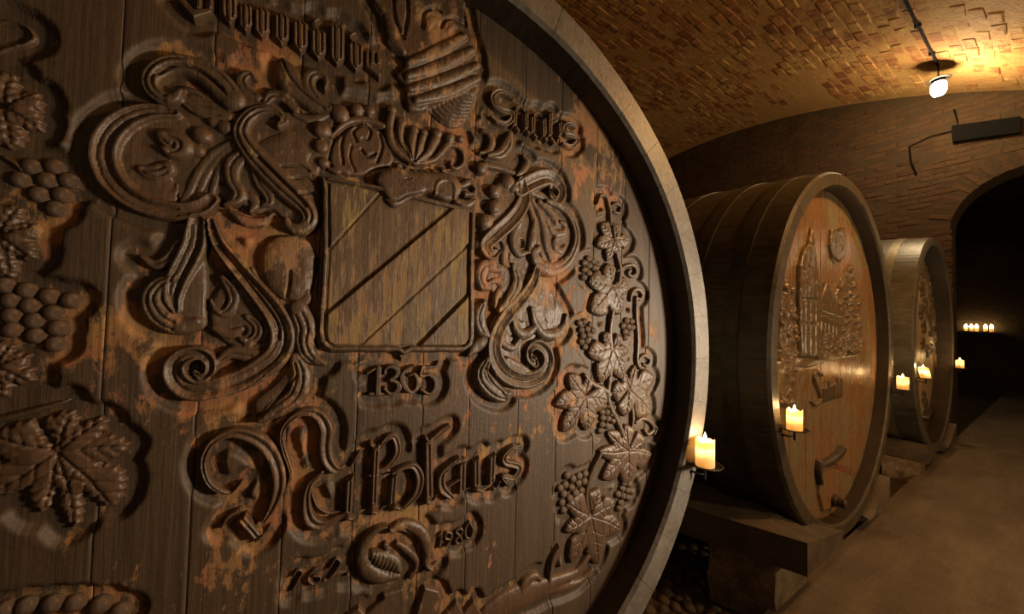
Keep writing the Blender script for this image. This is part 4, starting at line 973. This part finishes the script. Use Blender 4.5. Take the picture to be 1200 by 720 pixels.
def boards(k, mat, width, fine=None, gap=0.0010, seed=0):
    Rb = k['R']-k['thick']+0.022; r = np.random.default_rng(seed); y = -Rb
    edges = []
    while y < Rb-0.03:
        w_ = width*r.uniform(0.85, 1.15); edges.append((y, min(y+w_, Rb))); y += w_
    for ya, yb in edges:
        isf = fine is not None and yb > fine['y0'] and ya < fine['y1']
        n = max(3, int((yb-ya)/0.005)) if isf else 4
        ys_ = np.unique(np.r_[ya+gap/2, ya+gap/2+0.0015, np.linspace(ya+0.006, yb-0.006, n), yb-gap/2-0.0015, yb-gap/2])
        h = np.sqrt(np.maximum(Rb*Rb-ys_**2, 1e-5))
        nt = 380 if isf else 26
        t = np.linspace(-1, 1, nt)
        Y = np.repeat(ys_[:, None], nt, 1); Z = k['zc']+h[:, None]*t[None]
        dz = r.uniform(-0.0012, 0.0012)
        H = np.full(Y.shape, dz); edge = np.zeros(len(ys_)); edge[[0, -1]] = -0.0014
        H += edge[:, None]; B = np.zeros(Y.shape)
        if isf:
            xs, zs, T = fine['f']; iy = np.clip((Y-xs[0])/(xs[1]-xs[0]), 0, len(xs)-1.001); iz = np.clip((Z-zs[0])/(zs[1]-zs[0]), 0, len(zs)-1.001)
            a = iy.astype(int); b = iz.astype(int); fy, fz = iy-a, iz-b
            B = (T[a, b]*(1-fy)+T[a+1, b]*fy)*(1-fz)+(T[a, b+1]*(1-fy)+T[a+1, b+1]*fy)*fz
            H = H-B*fine['depth']+B*(fbm(Y*28, Z*28, 9)-0.45)*0.004+(fbm(Y*9, Z*3, 4)-0.45)*0.002
        X = k['off']+H
        # close with a back sheet
        nb = len(ys_)
        Vf = np.stack([X, Y, Z], -1).reshape(-1, 3); idx = np.arange(nb*nt).reshape(nb, nt)
        Q = np.stack([idx[:-1, :-1], idx[1:, :-1], idx[1:, 1:], idx[:-1, 1:]], -1).reshape(-1, 4)
        bk = np.array([(k['off']-0.045, yy, k['zc']+hh*tt) for yy, hh in ((ys_[0], h[0]), (ys_[-1], h[-1])) for tt in t]); n0 = len(Vf)
        L = np.arange(nt); i0, i1 = n0+L, n0+nt+L
        Q2 = [np.stack([i0[:-1], idx[0, :-1], idx[0, 1:], i0[1:]], -1), np.stack([idx[-1, :-1], i1[:-1], i1[1:], idx[-1, 1:]], -1), np.stack([i1[:-1], i0[:-1], i0[1:], i1[1:]], -1)]
        me = mesh_np('head_board', np.vstack([Vf, bk]), np.vstack([Q]+Q2))
        at = me.attributes.new('bed', 'FLOAT', 'POINT'); at.data.foreach_set('value', np.r_[B.ravel(), np.zeros(len(bk))].astype(np.float32))
        link('head_board', me, mat, k['o'])
fld = bed_field(K0, -1.05, 1.25, 0.45, 2.75)
boards(K0, M_OLD, 0.165, dict(y0=-0.92, y1=1.25, f=fld, depth=0.015), seed=4)
boards(CASKS[1], M_HONEY, 0.15, seed=5)
boards(CASKS[2], M_PALE, 0.15, seed=6)
# ------------------------------------------------------------------ carving on the second cask
K1 = CASKS[1]; O1 = K1['o']
def sc1(name, polys=(), strokes=(), grooves=(), lump=0.008, ls=42, cell=0.007, mat=M_HONEYC, k=K1, hm=0.05, bl=()):
    s = Shape(k, cell=cell, hmax=hm, wall=0.010, lump=lump, lumpscale=ls)
    for P, H, bv in polys: s.poly(P, H, bv)
    for P, wd in strokes: s.stroke(P, wd, 'round', 0.8)
    for P, wd, d in grooves: s.groove(P, wd, d, smooth=False)
    for x, y, r in bl: s.stroke([(x-0.3, y), (x+0.3, y)], r*2, 'round', 1.1, smooth=False)
    return build_relief(s, name, mat, k['o'], bed=-0.004, seed=int(polys[0][0][0][0]) if polys else 3)
rb = random.Random(11)
def tree_blobs(P, n, r0, r1):
    P = np.array(P, float); out = []
    lo, hi = P.min(0), P.max(0)
    while len(out) < n:
        x, y = rb.uniform(lo[0], hi[0]), rb.uniform(lo[1], hi[1])
        if sd_poly(np.array([[x]]), np.array([[y]]), P)[0, 0] < -r0*0.5: out.append((x, y, rb.uniform(r0, r1)))
    return out
TL = [(919, 325), (923, 338), (930, 343), (932, 396), (930, 440), (926, 478), (915, 478), (911, 440), (911, 386), (912, 348)]
sc1('carved_tree', [(TL, 0.008, 0.03)], bl=tree_blobs(TL, 60, 1.6, 3.0))
TR = [(978, 345), (985, 325), (990, 313), (996, 313), (1001, 330), (1006, 360), (1008, 400), (1004, 411), (985, 413), (981, 380)]
sc1('carved_tree', [(TR, 0.008, 0.03)], bl=tree_blobs(TR, 70, 1.4, 2.6))
sc1('carved_church', [([(948, 264), (951, 288), (953, 312), (956, 330), (956, 420), (934, 420), (932, 350), (933, 312), (938, 293), (944, 285)], 0.024, 0.04), ([(941, 330), (956, 330), (956, 350), (941, 350)], 0.034, 0.01)],
    grooves=[([(938, 300), (938, 415)], 1.6, 0.012), ([(944, 292), (944, 415)], 1.6, 0.014), ([(950, 300), (950, 415)], 1.6, 0.012), ([(934, 350), (956, 352)], 1.6, 0.012), ([(934, 378), (956, 381)], 1.6, 0.012), ([(944, 286), (953, 290)], 1.4, 0.01)], lump=0.006)
sc1('carved_gable', [([(956, 348), (961, 338), (963.5, 330), (967, 334), (972, 350), (978, 353), (983, 374), (954, 365)], 0.026, 0.02)], bl=[(968, 362, 2.2)], lump=0.004)
h = sc1('carved_house', [([(953, 366), (983, 377), (983, 416), (955, 422)], 0.016, 0.008)], strokes=[([(952, 365), (968, 370), (984, 376)], [3, 3, 3])],
    grooves=[([(958+4.6*i, 378+1.4*i), (958+4.6*i, 386+1.4*i)], 2.6, 0.016) for i in range(5)], lump=0.002)
FG = [(955, 400), (962, 388), (972, 392), (985, 396), (990, 410), (986, 420), (958, 424)]
sc1('carved_bushes', [(FG, 0.016, 0.02)], bl=tree_blobs(FG, 30, 1.6, 2.6))
sc1('carved_ground', [([(930, 430), (945, 424), (965, 416), (1000, 410), (1012, 412), (1002, 418), (970, 424), (946, 432)], 0.006, 0.02)], lump=0.002)
CR = [(971, 268), (978, 270), (985, 266), (988, 285), (987, 300), (980, 310), (972, 302), (969, 288)]
sc1('carved_crest', [(CR, 0.02, 0.02)], bl=tree_blobs(CR, 14, 1.2, 2.2), lump=0.004)
# inscription below the scene: a flourished capital and a run of blackletter uprights
sc1('letter', strokes=[([(962, 440), (955, 435), (952, 443), (957, 456), (960, 468), (953, 474), (948, 470)], [2.4, 3.4, 3.6, 3.8, 3.6, 3, 2])], lump=0.001, cell=0.006)
for i, (x, hgt) in enumerate(((964.5, 15), (967.3, 14), (970, 22), (972.6, 14), (975.2, 14), (977.8, 15), (980.4, 22), (983, 15), (985.2, 18))):
    yb = 470-(x-964)*0.35; sc1('letter', strokes=[([(x, yb-hgt), (x, yb)], [1.9, 2.0]), ([(x-0.8, yb-hgt+0.6), (x+1.2, yb-hgt+2.2)], [1.5, 1.5]), ([(x, yb-0.6), (x+1.3, yb+1.2)], [1.5, 1.2])], lump=0.0, cell=0.0045, hm=0.02)
# manway, its bar, bung and stencil
s = Shape(K1, cell=0.008, wall=0.012, lump=0.001); s.poly([(956, 541), (985, 552), (979, 575), (973, 596), (962, 600), (957, 580)], 0.010, 0.02); build_relief(s, 'manway_door', M_TAP if False else M_HONEY, O1, bed=-0.004)
s = Shape(K1, cell=0.006, hmax=0.04, wall=0.015, lump=0.001); s.stroke([(957, 544), (966, 541), (976, 534), (983, 525)], [3, 4.5, 5, 4], 'flat', 1.2); build_relief(s, 'crossbar', M_TAP, O1, bed=-0.002)
s = Shape(K1, cell=0.006, hmax=0.03, wall=0.015, lump=0.001); s.stroke([(956.5, 541), (955.5, 553), (957.5, 565)], [4.5, 4, 3.5], 'flat', 1.0); build_relief(s, 'door_clamp', M_TAP, O1, bed=-0.002)
V, F = lathe_vf([(0.045, 0), (0.045, 0.05), (0.036, 0.056), (0.036, 0.10), (0.030, 0.106)], 16)
y_, z_ = px_local(K1, 972.5, 585); link('bung', mesh('bung', [(K1['off']-0.01+c_, y_+a_, z_+b_) for a_, b_, c_ in V], F), M_TAP, O1)
for i in range(7):
    x = 979+2.7*i; yb = 547+1.0*i
    s = Shape(K1, cell=0.005, hmax=0.003, wall=0.002, lump=0)
    s.stroke([(x, yb-3.2), (x-0.3, yb+2.6)], 1.5, 'flat', 1, smooth=False)
    if i % 2 == 0: s.stroke([(x, yb-3), (x+1.6, yb-2.6)], 1.3, 'flat', 1, smooth=False)
    if i % 3 == 0: s.stroke([(x, yb+2.4), (x+1.6, yb+2.8)], 1.3, 'flat', 1, smooth=False)
    build_relief(s, 'stencil_letter', M_RED, O1, bed=-0.001)

# ------------------------------------------------------------------ carving on the far cask
K2 = CASKS[2]; O2 = K2['o']
GM2 = GM.copy(); GM2.materials.clear(); GM2.materials.append(M_PALEC)
def far_leaf(c, r, seed):
    rr = random.Random(seed); a0 = rr.uniform(0, 6.28); tips = []
    C0 = np.array(px_local(K2, *c)); P = []
    for i in range(22):
        a = a0+2*math.pi*i/22; q = r*(1.0 if i % 4 == 0 else 0.55 if i % 4 == 2 else 0.8)
        P.append((C0[0]+q*math.cos(a), C0[1]+q*math.sin(a)))
    s = Shape(K2, cell=0.010, hmax=0.03, wall=0.014, lump=0.003); s.poly_m(P, 0.02, 0.05)
    for i in range(0, 22, 4): s.groove_m([C0, np.array(P[i])*0.9+C0*0.1], 0.014, 0.012)
    return build_relief(s, 'vine_leaf', M_PALEC, O2, bed=-0.004, seed=seed)
for i, (c, r) in enumerate((((1080, 318), .13), ((1085, 322), .16), ((1079, 338), .15), ((1088, 340), .15), ((1083, 355), .14), ((1091, 356), .15), ((1078, 365), .13), ((1088, 372), .16), ((1094, 374), .12), ((1081, 382), .14), ((1090, 390), .15), ((1095, 395), .13),
                            ((1080, 402), .12), ((1092, 408), .15), ((1086, 412), .12), ((1094, 420), .12), ((1081, 465), .12), ((1084, 474), .1))):
    far_leaf(c, r, i)
s = Shape(K2, cell=0.010, hmax=0.03, wall=0.012, lump=0.002)
s.stroke([(1080, 308), (1084, 330), (1083, 360), (1088, 385), (1092, 410), (1094, 430)], [1.6, 2, 2, 2.2, 2.2, 2]); s.stroke([(1088, 346), (1093, 366), (1097, 388)], [1.4, 1.8, 1.4]); build_relief(s, 'vine_stem', M_PALEC, O2, bed=-0.004)
s = Shape(K2, cell=0.010, hmax=0.05, wall=0.03, lump=0); s.stroke([(1081, 489), (1084, 482), (1094, 481)], [3, 3, 3], 'flat', 1, smooth=False); s.stroke([(1081.5, 489), (1082, 504)], [2, 2], 'flat', 1, smooth=False); build_relief(s, 'crossbar', M_TAP, O2, bed=-0.002)
V, F = lathe_vf([(0.05, 0), (0.05, 0.06), (0.04, 0.07), (0.04, 0.12), (0.034, 0.126)], 14)
y_, z_ = px_local(K2, 1083, 508); link('bung', mesh('bung', [(K2['off']-0.01+c_, y_+a_, z_+b_) for a_, b_, c_ in V], F), M_TAP, O2)

# ------------------------------------------------------------------ cradles: timbers on concrete blocks
def cradle(k, lab_beam, lab_block, side, xfront=0.045, front=True):
    y0 = k['yc']; sgn = -1 if side == 'near' else 1
    def Y(d): return y0+sgn*d
    Rm = k['R']; zb = 0.13 if Rm > 1.33 else 0.27; zt, d0 = zb+0.215, 0.855
    # timber hollowed to the curve of the staves
    def sec(bul):
        rr = Rm*bul+0.010; de = math.sqrt(rr*rr-(k['zc']-zb)**2)+0.004
        top = [d0, d0*0.72+de*0.28, d0*0.38+de*0.62]
        return [(d0, zb)]+[(d, max(zb+0.003, min(zt, k['zc']-math.sqrt(max(rr*rr-d*d, 0))))) for d in top]+[(de, zb)]
    xs = [(xfront, sec(1.0)), (0.01, sec(1.0)), (-0.2, sec(1.022)), (-0.5, sec(1.043)), (-0.9, sec(1.066)), (-1.45, sec(1.078)), (-2.0, sec(1.066)), (-2.6, sec(1.030)), (-2.95, sec(1.0))]
    V, F = [], []
    for x, sc_ in xs:
        for d, z in sc_: V.append((x, Y(d), z))
    n = 5
    for i in range(len(xs)-1):
        for p in range(n):
            q = (p+1) % n; f = (i*n+p, i*n+q, (i+1)*n+q, (i+1)*n+p); F.append(f if sgn < 0 else f[::-1])
    F.append(tuple(range(n))[::-1] if sgn < 0 else tuple(range(n))); e = tuple(range((len(xs)-1)*n, len(xs)*n)); F.append(e if sgn < 0 else e[::-1])
    o = link('timber_beam', mesh('timber_beam', V, F), M_BEAM); tag(o, lab_beam, 'beam', 'cradle timbers under the casks'); 
    for i, (xa, xb) in enumerate(((-0.31, -0.03),)):
        fb = side == 'near' and front and i == 0
        ya, yb = (Y(1.20), Y(0.47)) if fb else (Y(0.95), Y(0.57))
        V = []; r = np.random.default_rng(int(abs(ya*100))+i)
        nx, ny, nz = 5, 10, 4
        bm_v = {}; V, F = [], []
        def vid(a, b, c):
            if (a, b, c) not in bm_v:
                bm_v[(a, b, c)] = len(V); jt = r.uniform(-0.009, 0.009, 3); 
                V.append((xa+(xb-xa)*a/nx+(jt[0] if 0 < b < ny else 0), min(ya, yb)+abs(yb-ya)*b/ny+jt[1]*(0.5 if 0 < b < ny else 1.2), GZ-0.02+((0.255 if fb and b*0.073 < 0.33 else zb-0.003)-GZ+0.02)*c/nz+(-abs(jt[2])*0.9 if c == nz else 0)))
            return bm_v[(a, b, c)]
        for a in range(nx):
            for b in range(ny): F.append((vid(a, b, nz), vid(a+1, b, nz), vid(a+1, b+1, nz), vid(a, b+1, nz)))
        for c in range(nz):
            for a in range(nx):
                F.append((vid(a, 0, c), vid(a+1, 0, c), vid(a+1, 0, c+1), vid(a, 0, c+1))); F.append((vid(a+1, ny, c), vid(a, ny, c), vid(a, ny, c+1), vid(a+1, ny, c+1)))
            for b in range(ny):
                F.append((vid(nx, b, c), vid(nx, b+1, c), vid(nx, b+1, c+1), vid(nx, b, c+1))); F.append((vid(0, b+1, c), vid(0, b, c), vid(0, b, c+1), vid(0, b+1, c+1)))
        o = link('concrete_block', mesh('concrete_block', V, F), M_BLOCK)
        tag(o, lab_block if i == 0 else lab_block.replace('front', 'rear'), 'block', 'concrete blocks under the timbers')
cradle(CASKS[0], 'dark timber under the far side of the huge carved cask', 'front concrete block hidden under the huge carved cask', 'far')
def skew_cradle(k):
    SK = 0.44; Rm = k['R']; zb, zt = 0.305, 0.485
    def under(x, y):
        b = 1+0.075*math.sin(math.pi*min(1, max(0, -x/k['L']))); d = k['yc']-y; rr = Rm*b+0.010
        return k['zc']-math.sqrt(max(rr*rr-d*d, 0))
    V, F = [], []; nx = [0.135, 0.03, 0.012, -0.08, -0.2, -0.35, -0.5, -0.7, -0.9, -1.1]; ny = 7
    for x in nx:
        for j in range(ny):
            y = 2.318+0.55*j/(ny-1)+SK*x
            top = zt if x > 0.02 and False else zt
            lim = zt-0.10*(j/(ny-1)) if x > 0.011 else min(zt, under(x, y)-0.004)
            V += [(x, y, zb), (x, y, max(zb+0.004, lim))]
    c = 2*ny
    for i in range(len(nx)-1):
        for j in range(ny-1):
            a = i*c+2*j; b = a+c
            F += [(a, a+2, b+2, b), (a+1, b+1, b+3, a+3)]
        a = i*c; b = a+c; F.append((a, b, b+1, a+1)); a = i*c+2*(ny-1); b = a+c; F.append((a, a+1, b+1, b))
    for j in range(ny-1):
        a = 2*j; F.append((a, a+1, a+3, a+2)); a += (len(nx)-1)*c; F.append((a, a+2, a+3, a+1))
    o = link('timber_beam', mesh('timber_beam', V, F), M_BEAM); tag(o, 'weathered timber with protruding end under the honey cask', 'beam', 'cradle timbers under the casks')
    r = np.random.default_rng(4); V, F = [], []; ids = {}
    NX, NYY, NZ = 6, 7, 7
    def vid(a, b, c_):
        if (a, b, c_) not in ids:
            ids[(a, b, c_)] = len(V); x = -0.33+0.31*a/NX; j = r.uniform(-0.011, 0.011, 3)
            V.append((x+(j[0] if a == 0 else j[0]*0.2), 2.405+0.44*b/NYY+SK*x+j[1]*(1.0 if b == 0 else 0.4), GZ-0.02+(zb-0.001-GZ+0.02)*c_/NZ-(abs(j[2])*1.1 if c_ == NZ and (a == 0 or b == 0) else 0)))
        return ids[(a, b, c_)]
    for a in range(NX):
        for b in range(NYY): F.append((vid(a, b, NZ), vid(a+1, b, NZ), vid(a+1, b+1, NZ), vid(a, b+1, NZ)))
    for c_ in range(NZ):
        for a in range(NX):
            F.append((vid(a, 0, c_), vid(a+1, 0, c_), vid(a+1, 0, c_+1), vid(a, 0, c_+1))); F.append((vid(a+1, NYY, c_), vid(a, NYY, c_), vid(a, NYY, c_+1), vid(a+1, NYY, c_+1)))
        for b in range(NYY):
            F.append((vid(NX, b, c_), vid(NX, b+1, c_), vid(NX, b+1, c_+1), vid(NX, b, c_+1))); F.append((vid(0, b+1, c_), vid(0, b, c_), vid(0, b, c_+1), vid(0, b+1, c_+1)))
    o = link('concrete_block', mesh('concrete_block', V, F), M_BLOCK); tag(o, 'rough concrete block nearest the camera beside the kerb', 'block', 'concrete blocks under the timbers')
skew_cradle(CASKS[1])
cradle(CASKS[1], 'timber under the far side of the honey cask', 'front concrete block under the far side of the honey cask', 'far')
cradle(CASKS[2], 'dark timber under the near side of the pale cask', 'front concrete block under the near side of the pale cask', 'near', 0.03, False)
cradle(CASKS[2], 'timber under the far side of the pale cask', 'front concrete block under the far side of the pale cask', 'far')

# ------------------------------------------------------------------ candles on iron brackets
def candle_set(px, py, k, side, label, hlabel, watts=2.2, scale=1.0, lean=0.0, seed=0, xp=0.06):
    p = hit(px, py, 0, xp); r0 = 0.038*scale; hgt = 0.112*scale; r = random.Random(seed)
    # bracket: pan, spike below, arm driven into the rim
    H = empty('candle_holder', tuple(p)); tag(H, hlabel, 'candle holder', 'iron candle brackets on the cask rims')
    V, F = lathe_vf([(0.010, -0.006), (0.040, -0.005), (0.064, 0.002), (0.070, 0.008), (0.068, 0.009), (0.060, 0.004), (0.038, 0.0), (0.0005, -0.0005)], 28); link('pan', mesh('pan', V, F, True), M_IRON, H)
    V, F = tube_vf([(0, 0, -0.003), (0, 0, -0.055), (0, 0, -0.062)], [0.006, 0.0055, 0.002], 8); link('spike', mesh('spike', V, F), M_IRON, H)
    c_y = k['yc']; zt = p[2]-0.035
    dz = zt-k['zc']; yr = math.sqrt(max((k['R']-0.06)**2-dz*dz, 0)); yt = c_y+(yr if side > 0 else -yr)
    V, F = tube_vf([(0, 0, -0.035), (-0.02, (yt-p[1])*0.35, -0.040), (-0.035, (yt-p[1])*0.7, -0.032), (-xp+0.0, (yt-p[1]), -0.036), (-xp-0.035, (yt-p[1]), -0.040)], [0.0055]*4+[0.003], 8); link('arm', mesh('arm', V, F, True), M_IRON, H)
    # candle: hollowed by its flame
    n = 28; V, F = [], []
    prof = [(0.0005, 0.0), (0.97, 0.0), (1.0, 0.004), (0.99, 0.5*hgt), (0.985, hgt-0.004), (0.93, hgt), (0.86, hgt-0.003), (0.80, hgt-0.012), (0.72, hgt-0.030), (0.4, hgt-0.036), (0.0005, hgt-0.037)]
    for q, z in prof:
        for j in range(n):
            a = 2*math.pi*j/n; wv = 1+0.02*math.sin(3*a+seed)+0.012*math.sin(7*a+2*seed); rim = (0.006*math.sin(2*a+seed)+0.004*math.sin(5*a)) if z > hgt-0.02 else 0
            V.append((q*r0*wv*math.cos(a)+lean*z, q*r0*wv*math.sin(a), z+rim))
    for i in range(len(prof)-1):
        for j in range(n): F.append((i*n+j, i*n+(j+1) % n, (i+1)*n+(j+1) % n, (i+1)*n+j))
    Cn = empty('candle', (p[0], p[1], p[2]+0.001)); tag(Cn, label, 'candle', 'lit pillar candles along the cask rims')
    link('wax', mesh('wax', V, F, True), M_WAX, Cn)
    V, F = tube_vf([(lean*hgt, 0, hgt-0.038), (lean*hgt, 0.0008, hgt-0.022), (lean*hgt+0.002, 0.001, hgt-0.014)], 0.0014, 6); link('wick', mesh('wick', V, F), M_IRON, Cn)
    fz = hgt-0.020
    V, F = lathe_vf([(0.0008, fz), (0.006, fz+0.006), (0.0085, fz+0.015), (0.007, fz+0.027), (0.0035, fz+0.039), (0.0006, fz+0.050)], 14)
    V = [(a+lean*hgt, b, c) for a, b, c in V]; f = link('flame', mesh('flame', V, F, True), M_FLAME, Cn); f.visible_shadow = True
    L = lamp('candle_light', (p[0]+lean*hgt, p[1], p[2]+hgt+0.012), watts, (1.0, 0.62, 0.26), 0.012)
    L2 = lamp('candle_glow', (p[0]+lean*hgt, p[1], p[2]+hgt-0.030), watts*0.8, (1.0, 0.76, 0.44), 0.010)
candle_set(826, 546, CASKS[0], 1, 'lit white pillar candle on the rim of the huge carved cask, nearest candle', 'black iron bracket holding the nearest candle on the grey rim', 2.2, 1.0, 0, 1)
candle_set(931, 504, CASKS[1], -1, 'lit candle before the left edge of the honey cask', 'black iron bracket at the left edge of the honey cask', 2.4, 1.0, 0, 2)
candle_set(1058, 457, CASKS[1], 1, 'lit candle on the right rim of the honey cask', 'iron bracket on the right rim of the honey cask', 2.6, 1.05, 0, 3)
candle_set(1085, 444, CASKS[2], -1, 'leaning lit candle before the left edge of the pale cask', 'iron bracket at the left edge of the pale cask', 7, 1.05, -0.15, 4)
candle_set(1125, 432, CASKS[2], 1, 'lit candle on the right rim of the pale cask, by the dark archway', 'iron bracket on the right rim of the pale cask', 4, 1.05, 0, 5)
# far row of small candles on a ledge deep in the passage
YD = 16.0
a = hit(1128, 388, 1, YD); b = hit(1166, 389, 1, YD)
L = empty('wall_shelf', ((a[0]+b[0])/2, YD, a[2]-0.02)); tag(L, 'thin dark shelf carrying the far row of candles', 'shelf')
V, F = box_vf(-(b[0]-a[0])/2-0.1, (b[0]-a[0])/2+0.1, -0.12, 0.12, -0.03, 0.02); link('board', mesh('board', V, F), M_TAP, L)
for sx in (-1, 1):
    V, F = box_vf(-0.02, 0.02, -0.02, 0.13, -0.12, -0.03); V = [(x+sx*(b[0]-a[0])*0.4, y+(0.1 if z < -0.1 and y < 0 else 0), z) for x, y, z in V]; link('bracket', mesh('bracket', V, F), M_TAP, L)
for i, (px, nm) in enumerate(((1132, 'first from the left'), (1138.5, 'second from the left'), (1144.5, 'third from the left'), (1155, 'fourth from the left'), (1162, 'the rightmost'))):
    p = hit(px, 388, 1, YD); Cn = empty('candle', (p[0], YD, a[2]+0.001)); tag(Cn, 'tiny candle in the far row deep in the archway, '+nm, 'candle', 'far row of candles')
    V, F = lathe_vf([(0.036, 0), (0.036, 0.08), (0.032, 0.085)], 12); link('wax', mesh('wax', V, F), M_WAX, Cn)
    V, F = lathe_vf([(0.004, 0.085), (0.03, 0.105), (0.034, 0.13), (0.020, 0.17), (0.002, 0.20)], 10); link('flame', mesh('flame', V, F, True), M_FLAME, Cn)
lamp('candle_row_light', (float(hit(1147, 380, 1, YD-0.2)[0]), YD-0.25, a[2]+0.3), 1.2, (1.0, 0.6, 0.25), 0.1)

# ------------------------------------------------------------------ vault lamp, cable, duct
p = hit(1100, 103, 1, 7.4); vz = vault_z(p[0])
LP = empty('vault_lamp', (p[0], p[1], p[2])); tag(LP, 'lit jar lamp hanging under the brick vault at upper right', 'lamp')
V, F = lathe_vf([(0.02, -0.11), (0.055, -0.095), (0.072, -0.05), (0.076, 0.0), (0.070, 0.05), (0.055, 0.075)], 20); link('glass_jar', mesh('glass_jar', V, F, True), M_BULB, LP)
V, F = lathe_vf([(0.060, 0.076), (0.064, 0.080), (0.064, 0.12), (0.045, 0.135), (0.020, 0.145)], 20); link('socket', mesh('socket', V, F), M_BLACK, LP)
V, F = lathe_vf([(0.065, 0.112), (0.112, 0.108), (0.117, 0.112), (0.112, 0.119), (0.065, 0.128)], 28); link('shade', mesh('shade', V, F, True), M_IRON, LP)
V, F = tube_vf([(0, 0, 0.14), (0, 0, vz-p[2]+0.01)], 0.008, 8); link('stem', mesh('stem', V, F), M_BLACK, LP)
lamp('vault_lamp_light', (p[0], p[1]-0.02, p[2]-0.17), 85, (1.0, 0.72, 0.38), 0.05)
q = hit(1065, 0, 1, 5.4)
pts = []
for t in np.linspace(0, 1, 22):
    x = (q[0]-0.06)*(1-t)+p[0]*t; y = 3.2*(1-t)+p[1]*t
    pts.append((x, y, vault_z(x)-0.018-0.004*math.sin(t*40)))
V, F = tube_vf(pts, 0.014, 8); o = link('lamp_cable', mesh('lamp_cable', V, F, True), M_BLACK); tag(o, 'black cable clipped along the brick vault to the lamp', 'cable')
for t in (0.15, 0.35, 0.55, 0.75, 0.92):
    i = int(t*21); x, y, z = pts[i]; V, F = box_vf(x-0.028, x+0.028, y-0.02, y+0.02, z-0.018, z+0.03); link('clip', mesh('clip', V, F), M_BLACK, o)
pts = [(p[0]+0.05, 8.38, 4.95), (p[0]+0.02, 8.44, 4.9)]
D = [hit(a, b, 1, YW-0.02) for a, b in ((1116, 149), (1197, 138), (1197, 157), (1117, 168))]
V = [tuple(d) for d in D]+[(d[0], YW-0.10, d[2]) for d in D]
F = [(4, 5, 6, 7), (0, 3, 2, 1), (0, 1, 5, 4), (1, 2, 6, 5), (2, 3, 7, 6), (3, 0, 4, 7)]
o = bevel(link('vent_panel', mesh('vent_panel', V, F), M_BLACK), 0.008); tag(o, 'black flat metal panel on the end wall above the archway', 'panel')
cb = [hit(a, b, 1, YW-0.025) for a, b in ((1118, 128), (1122, 142), (1123, 152), (1090, 160), (1066, 172), (1068, 190), (1074, 205))]
V, F = tube_vf([tuple(c_) for c_ in cb], 0.010, 6); o = link('wall_cable', mesh('wall_cable', V, F, True), M_BLACK); tag(o, 'thin dark cable running down the end wall left of the black panel', 'cable')
